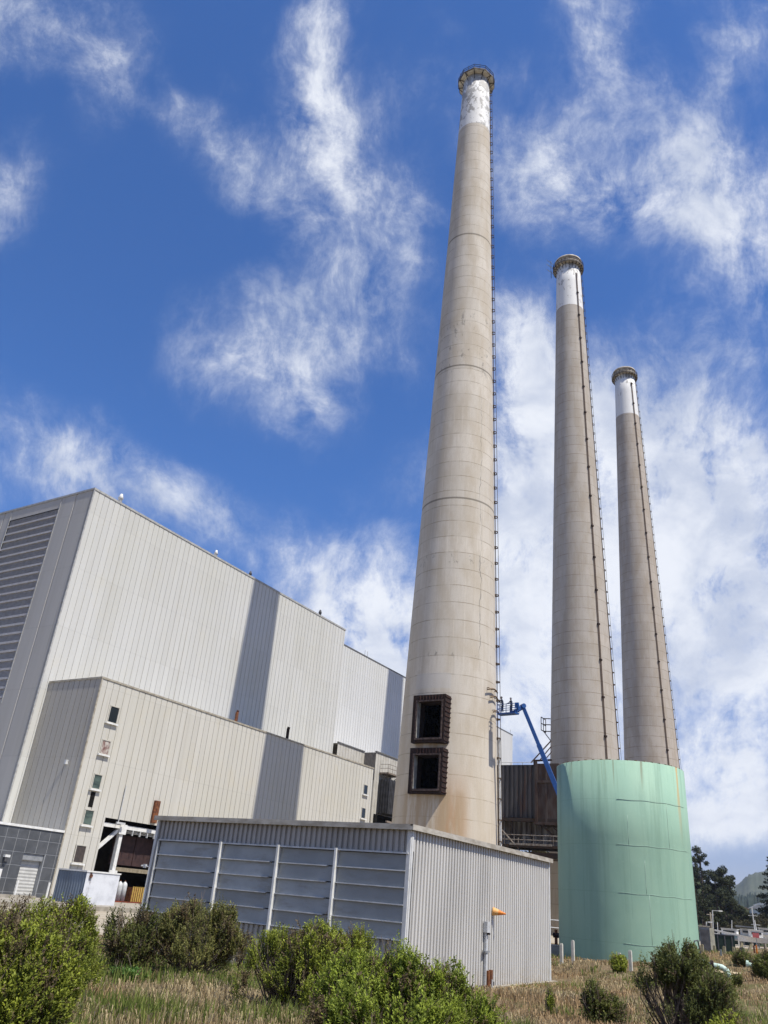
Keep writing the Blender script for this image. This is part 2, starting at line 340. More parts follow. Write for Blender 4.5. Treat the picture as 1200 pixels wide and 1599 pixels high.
WHITE = plain("white_paint", (.72, .72, .70), (.6, .6, .57), 3, .5)
PALE = plain("pale_metal", (.55, .56, .56), (.42, .43, .43), 3, .5, bump=.1)
GREY = plain("grey_metal", (.27, .28, .29), (.2, .21, .22), 2, .5)
DGREY = plain("dark_grey_metal", (.10, .10, .105), (.06, .06, .065), 2, .6)
BLACK = plain("soot_shade_black", (.012, .011, .010), (.006, .006, .006), 1, .95, spec=.1)  # flue soot, also the painted dark of openings
RUST = plain("rust", (.22, .085, .035), (.09, .035, .02), 3, .9, bump=.4)
DRUST = plain("dark_rust", (.036, .019, .015), (.014, .009, .008), 4, .9, bump=.3)
BROWN = plain("maroon_panel", (.055, .03, .028), (.035, .02, .02), 2, .75)
BLUE = plain("lift_blue", (.012, .075, .27), (.010, .06, .22), 3, .4, spec=.5)
NAVY = plain("navy_cloth", (.012, .017, .035), (.02, .025, .05), 20, .9)
RUBBER = plain("rubber", (.02, .02, .02), (.03, .03, .03), 5, .9)
GLASS = NT("dark_glass").fin((.016, .022, .026), .12, 0, .6)
CONC = plain("concrete", (.36, .33, .275), (.25, .225, .18), 1.5, .9, bump=.2)
YELLOW = plain("yellow_paint", (.50, .36, .08), (.34, .22, .05), 4, .7)
ORANGE = plain("orange_plastic", (.72, .23, .035), (.6, .17, .02), 6, .5)
SKIN = plain("skin", (.42, .24, .17), (.38, .21, .15), 10, .6)
WOOD = plain("weathered_wood", (.42, .38, .30), (.28, .25, .2), 3, .9, st=(1, 1, .2), bump=.3)
STEM = plain("stem_bark", (.19, .15, .115), (.09, .07, .055), 12, .9, bump=.3)
TRUNK = plain("trunk_bark", (.13, .10, .08), (.07, .05, .04), 3, .9, bump=.4)
LEAF = tone_mat("leaf"); STRAW = tone_mat("straw", .8, .4); FARLEAF = tone_mat("far_leaf", .7, .2)

# ------------------------------------------------------------------ terrain
CTRL = np.array([(0, 0, 1.2), (7.4, 9.5, 1.15), (10.4, 6, 1.15), (12, 2, 1.2), (8, -8, 1.3), (-10, 0, 1.2), (-8, 12, 1.1), (3, 16, 1.0),
 (14.5, 15.5, .92), (18, 12.6, .75), (20.7, 7.5, .95), (13.5, 14, .98), (10, 20, .6), (14, 24, .15), (0, 30, .3), (20, 23, .1),
 (24, 13, .15), (28, 13.2, .0), (33, 13.6, -.05), (38, 14, 0), (41.5, 14.5, .0), (44, 16, .0), (26, 12, .35), (31, 10.5, .45), (38, 11, .5), (44, 12, .55), (30, 6, .95),
 (50, 11, .85), (48, 14, .6), (55, 12, .75), (55, 17, .5), (58, 20, .3), (62, 23, .1), (50, 22, .05), (46, 22, 0), (75, 10, 1.25), (66, 9, 1.1), (95, 12, 1.5), (80, 22, .5), (95, 0, 1.5),
 (60, 0, 1.3), (45, 4, 1.1), (30, -8, 1.3), (150, 18, .6), (240, 35, -.8), (250, 10, -.8), (230, 60, -.5), (400, 30, -.8), (600, 100, 0), (600, -200, 0), (-300, 0, 0), (0, 400, 0), (400, 400, 0), (0, -300, 0),
 (20, 30, -.05), (20, 45, -.05), (40, 40, -.05), (30, 60, -.05), (50, 65, -.05), (60, 40, -.05), (80, 60, -.05), (88, 44, -.05), (110, 44, -.05), (141, 44, -.05), (190, 44, -.05), (35, 22, -.05), (62, 30, -.05), (0, 60, -.05), (100, 30, -.05), (110, 75, -.05), (150, 90, -.05)])
def ground_z(x, y):
    x = np.atleast_1d(np.asarray(x, float)); y = np.atleast_1d(np.asarray(y, float)); out = np.empty_like(x)
    for i in range(0, len(x), 4000):
        dx = x[i:i + 4000, None] - CTRL[None, :, 0]; dy = y[i:i + 4000, None] - CTRL[None, :, 1]
        rr = np.hypot(x[i:i + 4000], y[i:i + 4000])[:, None]
        wt = 1 / ((dx * dx + dy * dy) + 1.2 + (.03 * rr) ** 2) ** 2; out[i:i + 4000] = (wt * CTRL[None, :, 2]).sum(1) / wt.sum(1)
    return out
def gz(x, y): return float(ground_z([x], [y])[0])
def make_ground():
    rs = np.r_[np.linspace(.5, 12, 30), np.geomspace(12.5, 130, 90), np.geomspace(140, 9000, 40)]; na = 360
    an = np.linspace(0, 2 * np.pi, na, endpoint=False); rr, aa = np.meshgrid(rs, an, indexing='ij')
    x = (rr * np.cos(aa)).ravel(); y = (rr * np.sin(aa)).ravel(); z = ground_z(x, y)
    rng = np.random.default_rng(1); z += np.where((z > .12) & (rr.ravel() < 120), rng.normal(0, .02, len(z)), 0)
    V = np.vstack([np.c_[x, y, z], [[0, 0, 1.2]]]); F = []
    i, k = np.meshgrid(np.arange(len(rs) - 1), np.arange(na), indexing='ij'); k2 = (k + 1) % na
    F = np.stack([i * na + k, (i + 1) * na + k, (i + 1) * na + k2, i * na + k2], -1).reshape(-1, 4)
    t = NT("field_soil"); n = t.noise(.35, 6, .65); n2 = t.noise(2.5, 6, .7); n3 = t.noise(12, 4, .7)
    c = t.mix(t.ramp(n2, .35, .65), (.15, .11, .065), (.25, .185, .105)); c = t.mix(t.ramp(n, .5, .62, 0, .75), c, (.095, .12, .035))
    c = t.mix(t.ramp(n3, .45, .7, 0, .5), c, (.11, .08, .05)); t.bump(n3, .8, .08)
    o = fast("ground", V, F, t.fin(c, .95, 0, .1)); tag(o, kind="structure")
make_ground()
def yard():
    t = NT("yard_concrete"); n = t.noise(.4, 6, .65); n2 = t.noise(3, 6, .7); xyz = t.sep()
    c = t.mix(t.ramp(n, .35, .65), (.33, .28, .205), (.41, .365, .285)); c = t.mix(t.ramp(n2, .5, .75, 0, .5), c, (.20, .17, .125))
    ln = t.math('MAXIMUM', t.line(xyz[0], 6, .06), t.line(xyz[1], 6, .06)); c = t.mix(t.math('MULTIPLY', ln, .5), c, (.2, .18, .12)); t.bump(n2, .3, .02)
    m = t.fin(c, .9, 0, .2); poly = [(22, 36), (27, 31), (44, 31), (70, 33), (130, 28), (250, 30), (250, 120), (-30, 120), (-25, 60), (8, 48)]
    b = MB(); n_ = len(poly); b.add([(x, y, .03) for x, y in poly], [tuple(range(n_))])
    tag(b.build("yard_pavement", m), kind="structure")
    k = MB(); k.box(38, 52.3, 67.9, 68.3, .381, .62)
    tag(k.build("kerb", CONC), kind="structure"); k = MB(); k.box(30, 80, 59.5, 71.8, .034, .38); tag(k.build("concrete_apron", CONC), kind="structure")
yard()

# ------------------------------------------------------------------ power house
SID = (.555, .555, .53)
S_LONG = siding_mat("cream_siding", SID, .9, 0); S_END = siding_mat("shaded_siding", (.47, .455, .42), .9, 1, .1, .2)  # end siding is darker: the shade of that face is in its colour
S_LOW = siding_mat("cream_siding_lower", (.54, .525, .475), .9, 0, .9, .35); S_LOWEND = siding_mat("shaded_siding_lower", (.40, .38, .34), .9, 1, .8, .3)  # lower end siding also has its shade mixed into the colour
S_FAR = siding_mat("pale_siding", (.60, .605, .60), .9, 0, .0, .15)
PANEL = [(0, 0), (.90, 0), (.905, -.07), (.995, -.07)]
def coping(b, x0, x1, y0, y1, z, h=.28, t=.22):
    """a flashing band round the roof edge, proud of the walls"""
    b.box(x0 - .08, x1 + .08, y0 - .08, y0 + t, z, z + h); b.box(x0 - .08, x0 + t, y0 + t, y1, z, z + h)
    b.box(x1 - t, x1 + .08, y0 + t, y1, z, z + h)
def shell(b, x0, x1, y0, y1, z0, z1, skip_front=False):
    b.add([(x0, y0, z1), (x1, y0, z1), (x1, y1, z1), (x0, y1, z1)], [(0, 1, 2, 3)])
COPE = plain("coping_metal", (.42, .42, .40), (.3, .3, .29), 2, .5)
DCOPE = plain("dark_coping", (.16, .16, .155), (.12, .12, .12), 2, .5)

X0, X1, YW, YE, HT = 55.75, 115.5, 81.0, 125.0, 47.4
hall = thing("boiler_hall", "tall windowless cream ribbed boiler hall, the highest block at left", "building", (X0, YW, 0))
def rel(b, o):  # world-built mesh moved to the thing's own frame
    l = o.location; b.v = [(x - l[0], y - l[1], z - l[2]) for x, y, z in b.v]; return b
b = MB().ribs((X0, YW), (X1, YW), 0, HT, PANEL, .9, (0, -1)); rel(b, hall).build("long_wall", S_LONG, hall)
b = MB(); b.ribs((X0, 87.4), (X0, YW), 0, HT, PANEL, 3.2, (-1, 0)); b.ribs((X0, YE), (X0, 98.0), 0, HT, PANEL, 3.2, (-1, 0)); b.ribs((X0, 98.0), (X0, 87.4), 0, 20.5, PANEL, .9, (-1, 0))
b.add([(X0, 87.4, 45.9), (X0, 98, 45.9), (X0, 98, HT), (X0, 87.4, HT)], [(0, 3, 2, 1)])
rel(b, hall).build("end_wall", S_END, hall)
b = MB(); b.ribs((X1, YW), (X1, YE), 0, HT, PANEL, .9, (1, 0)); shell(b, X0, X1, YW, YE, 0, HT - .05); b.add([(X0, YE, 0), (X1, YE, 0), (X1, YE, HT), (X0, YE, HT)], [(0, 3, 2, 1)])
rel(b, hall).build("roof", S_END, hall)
b = MB(); z = 20.6
b.add([(X0 + .17, 87.4, 20.5), (X0 + .17, 98, 20.5), (X0 + .17, 98, 45.9), (X0 + .17, 87.4, 45.9)], [(0, 3, 2, 1)])
while z < 45.6:
    for q in range(5): b.add([(X0 + .13, y, z + .43 + q * .165) for y in (87.45, 97.95)] + [(X0 + .07, y, z + .29 + q * .165) for y in (97.95, 87.45)], [(0, 1, 2, 3)])
    z += 1.15
rel(b, hall).build("louvre_blades", plain("louvre_grey", (.44, .43, .42), (.36, .35, .34), 2, .6), hall)
b = MB(); z = 20.6
while z < 45.6: b.box(X0 + .0, X0 + .16, 87.45, 97.95, z, z + .27); z += 1.15
rel(b, hall).build("louvre_rails", plain("louvre_rail", (.50, .49, .48), (.42, .41, .40), 2, .6), hall)
b = MB(); coping(b, X0, X1, YW, YE, HT); b.box(X0 - .06, X0 + .12, YW - .06, YW + .1, 0, HT); b.box(X0 - .05, X0 + .02, 87.3, 87.45, 20, HT); b.box(X0 - .05, X0 + .02, 97.95, 98.1, 20, HT)
rel(b, hall).build("coping", COPE, hall)

XL0, XL1, YL, HL = 56.83, 114.9, 71.9, 22.3
wing = thing("low_wing", "lower cream ribbed wing with windows and a broken-open bay, in front of the boiler hall", "building", (XL0, YL, 0))
OX0, OX1, OZ = 61.6, 71.2, 8.4
b = MB(); b.ribs((XL0, YL), (OX0, YL), 0, HL, PANEL, .9, (0, -1)); b.ribs((OX0, YL), (OX1, YL), OZ, HL, PANEL, .9, (0, -1)); b.ribs((OX1, YL), (XL1, YL), 0, HL, PANEL, .9, (0, -1))
rel(b, wing).build("front_wall", S_LOW, wing)
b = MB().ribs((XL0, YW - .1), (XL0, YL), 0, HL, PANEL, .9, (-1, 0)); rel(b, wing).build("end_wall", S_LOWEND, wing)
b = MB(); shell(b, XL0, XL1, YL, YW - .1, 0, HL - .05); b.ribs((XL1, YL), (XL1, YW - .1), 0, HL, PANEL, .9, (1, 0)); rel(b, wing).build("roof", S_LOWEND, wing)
b = MB(); coping(b, XL0, XL1, YL, YW - .1, HL, .2); b.box(XL0 - .06, XL0 + .1, YL - .06, YL + .1, 0, HL); rel(b, wing).build("coping", plain("tan_coping", (.40, .37, .30), (.27, .24, .19), 2, .7), wing)
def window(x0, x1, z0, z1, pane, name="window", lab=None, sill=True):
    f = MB(); y = YL
    f.box(x0, x1, y - .09, y + .05, z1 - .09, z1); f.box(x0, x1, y - .09, y + .05, z0, z0 + .09); f.box(x0, x0 + .09, y - .09, y + .05, z0 + .09, z1 - .09); f.box(x1 - .09, x1, y - .09, y + .05, z0 + .09, z1 - .09)
    o = rel(f, wing).build(name, plain("window_frame", (.50, .48, .42), (.4, .38, .33), 3, .6) if "window_frame" not in D.materials else D.materials["window_frame"], wing)
    if lab: o['label'] = lab
    p = MB(); p.box(x0 + .09, x1 - .09, y - .035, y + .04, z0 + .09, z1 - .09); rel(p, wing).build("pane", pane, o)
    if sill:
        s = MB(); s.box(x0 - .22, x1 + .12, y - .28, y + .02, z0 - .16, z0 - .003); rel(s, wing).build("sill", WHITE, o)
BLIND = plain("peeling_board", (.46, .42, .38), (.17, .09, .075), 4, .9, st=(1, 1, .5))
GREENGLASS = plain("dirty_glass", (.10, .14, .12), (.03, .045, .045), 1.6, .25, spec=.5, st=(.3, 1, 1))
MUDGLASS = plain("mud_glass", (.075, .06, .052), (.05, .042, .04), 3, .5)
window(58.8, 60.15, 17.95, 19.8, GLASS); window(58.78, 60.0, 14.55, 16.1, BLIND, lab="boarded window with peeling brown sheet")
window(58.76, 59.92, 10.95, 12.5, GREENGLASS); window(58.7, 59.92, 7.35, 8.9, GREENGLASS)
window(58.62, 59.98, 3.72, 5.45, MUDGLASS)
b = MB(); b.box(58.95, 59.55, YL - .02, YL + .06, 9.15, 10.68); rel(b, wing).build("slot_opening", BLACK, wing)  # black sheet stands for the dark inside the slot
window(112.3, 113.55, 17.95, 19.5, GLASS); window(112.25, 113.5, 14.3, 15.95, GLASS)
# the open bay: lining, steelwork, maroon casing
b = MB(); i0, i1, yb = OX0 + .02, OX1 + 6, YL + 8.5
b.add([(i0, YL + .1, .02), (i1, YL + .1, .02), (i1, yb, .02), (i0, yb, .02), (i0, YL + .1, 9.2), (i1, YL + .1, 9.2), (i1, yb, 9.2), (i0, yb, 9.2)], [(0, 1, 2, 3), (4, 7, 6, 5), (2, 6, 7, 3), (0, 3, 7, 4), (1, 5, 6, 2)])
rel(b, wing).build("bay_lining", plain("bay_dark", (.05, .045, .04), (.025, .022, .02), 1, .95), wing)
b = MB(); b.box(64.35, 64.8, YL + .35, YL + .8, 0, 8.1); b.box(OX0, OX1 + 1, YL + .3, YL + .6, 7.55, 7.95); b.box(OX0, 64.35, YL + .4, YL + .7, 2.75, 3.15); b.bar((64.3, YL + .6, 7.5), (61.6, YL + .6, 5.1), .35, .3)
b.box(64.1, 65.05, YL + .2, YL + .3, 7.0, 8.0); b.box(63.9, 65.0, YL + .2, YL + .3, 2.6, 3.4)
rel(b, wing).build("steel_frame", WHITE, wing)
b = MB(); b.box(64.9, OX1 + 3, YL + 1.6, YL + 1.8, 4.0, 7.0)
for q in range(3): b.box(65.4 + q * 2.6, 65.5 + q * 2.6, YL + 1.5, YL + 1.62, 4.0, 7.0)
rel(b, wing).build("duct_casing", BROWN, wing)
b = MB(); b.box(64.8, OX1 + 2, YL + .5, YL + 1.0, 3.35, 3.75); rel(b, wing).build("floor_beam", plain("tan_beam", (.28, .24, .17), (.18, .15, .1), 2, .8), wing)
b = MB()
for q in range(24): b.tube([(64.8 + random.random() * 6, YL + .5 + random.random() * 1.2, 7.2 + random.random() * .6) for _ in range(4)], .035, 5)
for q in range(6): b.box(65 + q * 1.1, 65.1 + q * 1.1, YL + .3, YL + .5, 7.0, 7.55)
rel(b, wing).build("torn_cables", PALE, wing)
b = MB(); b.box(62.0, 62.08, YL - .12, YL - .04, 8.5, 13.2) if False else b.tube([(63.35, YL - .15, 7.9), (63.35, YL - .15, 11.9)], .05, 6); b.box(63.1, 64.3, YL - .25, YL - .05, 7.95, 8.15); rel(b, wing).build("conduit", PALE, wing)
b = MB(); b.box(68.0, 68.75, YL - .35, YL - .05, 8.6, 11.0); b.box(68.2, 68.4, YL - .38, YL - .355, 8.7, 10.9); rel(b, wing).build("rusty_box", RUST, wing)
lb = MB(); lb.box(XL0 - .32, XL0 - .02, 74.05, 74.3, 13.1, 13.55); o_ = rel(lb, wing).build("wall_lamp", PALE, wing)
# contents of the bay: things of their own
o = thing("gas_cylinder", "pale round-topped steel cylinder standing on the red beam in the dark bay", "cylinder", (66.2, 72.6, .5))
MB().lathe([(0.01, 0), (.3, 0), (.3, 1.5), (.26, 1.7), (.12, 1.85), (.06, 1.9)], 16, cap=True).build("body", PALE, o, True); MB().tube([(0, 0, 1.88), (0, 0, 2.02)], .05).build("valve", RUST, o)
o2 = copy_tree(o); o2.location = (67.0, 72.75, .5); o2.name = "gas_cylinder"; o2['label'] = "second pale cylinder in the dark bay, right beside the yellow slatted crate"
o = thing("slatted_crate", "yellow slatted steel crate in the broken-open bay", "crate", (68.9, 72.7, .5))
bb = MB(); [bb.box(-.95 + q * .3, -.8 + q * .3, -.35, -.3, 0, 1.5) for q in range(7)]; bb.build("slats", YELLOW, o); MB().box(-1, 1.05, -.3, .5, 0, 1.4).build("body", RUST, o)
bb = MB().box(63.5, 71.0, 72.0, 72.5, .04, .45); bb.box(63.5, 71, 71.95, 72.0, .3, .5); tag(bb.build("steel_beam", plain("red_steel", (.25, .06, .03), (.14, .04, .025), 3, .8)), "long red-brown steel beam lying across the bottom of the dark bay", "beam")

# tiled annex
ann = thing("entrance_annex", "low dark-tiled entrance block with a pale roller door at left edge", "building", (40, YL, 0))
tl = MB(); DX0, DX1, DZ = 52.75, 55.15, 4.15
TILE = plain("dark_tile", (.095, .10, .108), (.07, .075, .082), .8, .35, spec=.4)
gx = [38 + i * 1.235 for i in range(16)]; gzs = [-.4 + i * 1.155 for i in range(7)]
for x in gx:
    for zz in gzs:
        xa, xb, za, zb = x, min(x + 1.18, XL0 - .07), zz, min(zz + 1.10, 6.35)
        if xb - xa < .1 or zb < za: continue
        if xb > DX0 and xa < DX1 and za < DZ:
            if zb > DZ: tl.box(xa, xb, YL - .02, YL + .1, DZ + .02, zb)
            if xa < DX0 - .1: tl.box(xa, DX0, YL - .02, YL + .1, za, min(zb, DZ))
            if xb > DX1 + .1: tl.box(DX1, xb, YL - .02, YL + .1, za, min(zb, DZ))
            continue
        tl.box(xa, xb, YL - .02, YL + .1, za, zb)
rel(tl, ann).build("tile_facing", TILE, ann)
b = MB(); b.box(38, DX0 - .03, YL - .005, YW, -.5, 6.3); b.box(DX0 - .03, DX1 + .03, YL + .62, YW, -.5, 6.3); b.box(DX1 + .03, XL0 - .08, YL - .005, YW, -.5, 6.3); b.box(DX0 - .03, DX1 + .03, YL - .005, YL + .62, DZ, 6.3)
rel(b, ann).build("wall", plain("joint_grey", (.30, .31, .32), (.24, .25, .26), 2, .8), ann)
b = MB(); b.box(37.9, XL0 - .07, YL - .12, YW, 6.36, 6.58); rel(b, ann).build("roof", WHITE, ann)
b = MB(); k = 0
b.add([(DX0, YL + .45 + (.03 if i % 2 else 0), .02 + i * .15) for i in range(28)] + [(DX1, YL + .45 + (.03 if i % 2 else 0), .02 + i * .15) for i in range(28)], [(i, 28 + i, 29 + i, i + 1) for i in range(24)])
rd = rel(b, ann).build("roller_door", plain("door_grey", (.52, .52, .50), (.42, .42, .4), 1.5, .6), ann)
b = MB().box(DX0, DX1, YL + .1, YL + .44, 3.55, DZ - .01); rel(b, ann).build("door_hood", GREY, ann)
b = MB().box(50.6, 51.15, YL - .35, YL - .03, 3.62, 3.84); l_ = rel(b, ann).build("wall_lamp", WHITE, ann); b = MB().box(50.7, 51.0, YL - .3, YL - .03, 3.25, 3.61); rel(b, ann).build("lamp_body", DGREY, l_)
b = MB().box(49.2, 50.9, YL - .06, YL + .01, 1.0, 2.6); rel(b, ann).build("door", WHITE, ann)
for i, (xx, yy, lab) in enumerate(((52.2, 70.9, "white steel post left of the pale roller door"), (55.75, 70.9, "white steel post between the roller door and the blue-grey container"))):
    bb = MB().tube([(0, 0, 0), (0, 0, 1.75)], .11, 10); tag(bb.build("door_bollard", WHITE, loc=(xx, yy, .03)), lab, "bollard", "bollards by the roller door")

# steel container in front
cc = ar(125, 1412, 82.0); cx, cy = cc[0], cc[1]
con = thing("storage_container", "steel storage box, shaded blue-grey long side and rust-streaked white end, below the wing windows", "container", (cx, cy, .383))
def white_side():
    t = NT("chalky_white"); xyz = t.sep(); n = t.noise(1, 5, .6); c = t.mix(t.ramp(n, .4, .7), (.62, .64, .67), (.5, .52, .55))
    m = t.math('MULTIPLY', t.box_mask(xyz[0], .35, .62, .1), t.math('MULTIPLY', t.ramp(t.noise(3.5, 5, .7, (1, 1, .3)), .42, .52), t.ramp(xyz[2], .7, 2.5, .2, 1)))
    return t.fin(t.mix(m, c, (.07, .04, .035)), .6)
con_w = 3.9; con_l = 3.9
MB().ribs((0, con_l), (0, 0), 0, 2.6, [(0, 0), (.4, 0), (.5, -.05), (.9, -.05)], .35, (-1, 0)).build("long_side", plain("shaded_blue", (.17, .21, .26), (.13, .16, .20), 1, .6, st=(1, 1, .3)), con)  # dark blue includes the shade of the side turned from the sun
MB().add([(0, 0, 0), (con_w, 0, 0), (con_w, 0, 2.6), (0, 0, 2.6)], [(0, 1, 2, 3)]).build("end_panel", white_side(), con)
MB().add([(con_w, 0, 0), (con_w, con_l, 0), (con_w, con_l, 2.6), (con_w, 0, 2.6)], [(0, 1, 2, 3)]).add([(con_w, con_l, 0), (0, con_l, 0), (0, con_l, 2.6), (con_w, con_l, 2.6)], [(0, 1, 2, 3)]).build("back_sides", GREY, con)
MB().box(-.06, con_w + .06, -.06, con_l, 2.602, 2.72).build("roof", WHITE, con)
b = MB(); [b.tube([(.45 + .12 * math.cos(a) , -.12, 2.3 + .12 * math.sin(a)) for a in (q * 1.05, q * 1.05 + .9)], .06, 6) for q in range(6)]; b.build("rusty_winch", RUST, con)

# long rear hall and link block
RH = 48.5
rear = thing("rear_hall", "pale distant hall stretching behind the big chimney, seen on both its sides", "building", (117, 88.5, 0))
b = MB().ribs((117, 88.5), (215.5, 88.5), 0, RH, PANEL, .9, (0, -1)); rel(b, rear).build("long_wall", S_FAR, rear)
b = MB().ribs((215.5, 88.5), (215.5, 125), 0, RH, PANEL, .9, (1, 0)); shell(b, 117, 215.5, 88.5, 125, 0, RH - .05); rel(b, rear).build("roof", S_END, rear)
b = MB(); coping(b, 117, 215.5, 88.5, 125, RH, .22); rel(b, rear).build("coping", DCOPE, rear)
for xx in (215, 136, 135): rel(MB().tube([(xx, 89, RH), (xx, 89, RH + 1.6)], .07, 6), rear).build("lightning_rod", PALE, rear)
link = thing("link_block", "short cream block stepping out between the wing and the big chimney, with a small balcony", "building", (115.6, 77.6, 0))
b = MB().ribs((115.6, 80.1), (124.5, 80.1), 0, 26.9, PANEL, .9, (0, -1)); b.ribs((124.5, 77.6), (152, 77.6), 0, 26.9, PANEL, .9, (0, -1)); b.ribs((124.5, 80.1), (124.5, 77.6), 0, 22, PANEL, .9, (-1, 0)); shell(b, 115.6, 124.5, 80.1, 88.3, 0, 26.85); shell(b, 124.5, 152, 77.6, 88.3, 0, 26.85)
rel(b, link).build("wall", plain("cream_block", (.50, .48, .43), (.42, .40, .35), .6, .7), link)
b = MB().ribs((124.48, 80.1), (124.48, 77.6), 22, 26.8, [(0, 0), (.5, 0), (.55, -.08), (.95, -.08)], .3, (-1, 0)); rel(b, link).build("louvre_panel", plain("shaded_louvre", (.22, .20, .18), (.16, .15, .14), 2, .7), link)  # dark tone of the louvre includes the shade of this end face
b = MB(); b.box(115.6, 124.4, 79.95, 80.3, 26.9, 27.1); b.box(124.4, 152, 77.45, 77.8, 26.9, 27.1); rel(b, link).build("coping", DCOPE, link)
b = MB(); b.box(126.0, 130.5, 75.6, 77.5, 23.35, 23.6); b.bar((130.5, 75.7, 23.4), (133.5, 75.7, 20.5), .3, .2)
for xx in (126.0, 127.5, 129.0, 130.4): b.tube([(xx, 75.65, 23.6), (xx, 75.65, 25.0)], .04, 6)
for zz in (24.3, 25.0): b.tube([(126, 77.4, zz), (126, 75.65, zz), (130.4, 75.65, zz)], .045, 6)
for xx in (126.3, 128, 129.8): b.bar((xx, 75.7, 23.3), (xx, 77.5, 22.0), .12)
rel(b, link).build("balcony", plain("balcony_steel", (.24, .20, .16), (.12, .09, .07), 3, .8), link)
b = MB().ribs((126, 75.2), (133, 75.2), 16.6, 22.4, [(0, 0), (.45, 0), (.5, -.12), (.95, -.12)], .55, (0, -1)); b.ribs((126, 77.4), (126, 75.2), 16.6, 22.4, [(0, 0), (.45, 0), (.5, -.12), (.95, -.12)], .55, (-1, 0)); b.add([(126, 75.2, 16.6), (133, 75.2, 16.6), (133, 77.5, 16.6), (126, 77.5, 16.6)], [(0, 3, 2, 1)])
rel(b, link).build("duct_casing", plain("dark_sheet", (.055, .055, .06), (.03, .03, .03), 1.2, .6), link)
b = MB().box(125.2, 134, 77.3, 77.55, 9, 16.4); rel(b, link).build("shadowed_opening", BLACK, link)  # flat black sheet painted as the shade inside an opening
b = MB(); [b.tube([(125 + q * .8, 74.5, 10), (125 + q * .8, 74.5, 15.2)], .12, 6) for q in range(10)]; b.box(124.6, 133, 74.35, 74.65, 15.0, 15.3); b.box(124.8, 133, 74.4, 77, 9.5, 10)
b.box(125, 125.3, 74.4, 74.7, 0, 9.5); b.box(132.6, 132.9, 74.4, 74.7, 0, 9.5); rel(b, link).build("pipe_rack", plain("rack_tan", (.26, .22, .18), (.15, .11, .09), 3, .8), link)

# small things standing on the roofs
def roof_thing(name, x, y, z, s, lab, mat, grp="small vents along the boiler hall roof edge"):
    t = thing(name, lab, "roof vent", (x, y, z), group=grp)
    MB().lathe([(.22 * s, 0), (.22 * s, .9 * s), (.3 * s, .95 * s), (.12 * s, 1.5 * s)], 10, cap=True).build("stack", mat, t, True)
    MB().box(-.35 * s, .35 * s, -.35 * s, .35 * s, -.02, .1 * s).build("curb", GREY, t)
for (px, sz, lab, mt) in ((192, 1.25, "white roof vent nearest the corner of the boiler hall", WHITE), (237, .5, "tiny grey roof vent between two white vents", PALE), (342, 1.1, "white roof vent midway along the hall roof", WHITE), (396, .95, "dark roof vent just left of the wall shadow", DGREY), (505, 1.1, "dark roof vent close to the far end of the hall roof", DGREY), (437, .5, "small pale roof vent above the wall shadow", PALE)):
    x = ay(px, 764 + .5587 * (px - 148), YW)[0]; roof_thing("roof_vent", x, YW + .8, HT, sz, lab, mt)
for (yy, lab) in ((96.0, "small white vent on the roof edge above the louvres"), (87.5, "small pale vent on the end roof edge near the corner")): roof_thing("roof_vent", X0 + .7, yy, HT, .55, lab, WHITE)
for (px, py, sz, lab, mt) in ((368, 1124, 1.9, "rusty orange stub pipe standing on the lower wing roof", RUST), (448, 1150, 2.1, "black stub pipe standing on the wing roof right of its shadow", DRUST)):
    p = ay(px, py, YL + 1); t = thing("roof_pipe", lab, "roof pipe", (p[0], YL + .9, HL)); MB().tube([(0, 0, 0), (0, 0, sz * .85), (0, -.1, sz)], .22, 10).build("pipe", mt, t); MB().box(-.4, .4, -.4, .4, 0, .12).build("flange", mt, t)

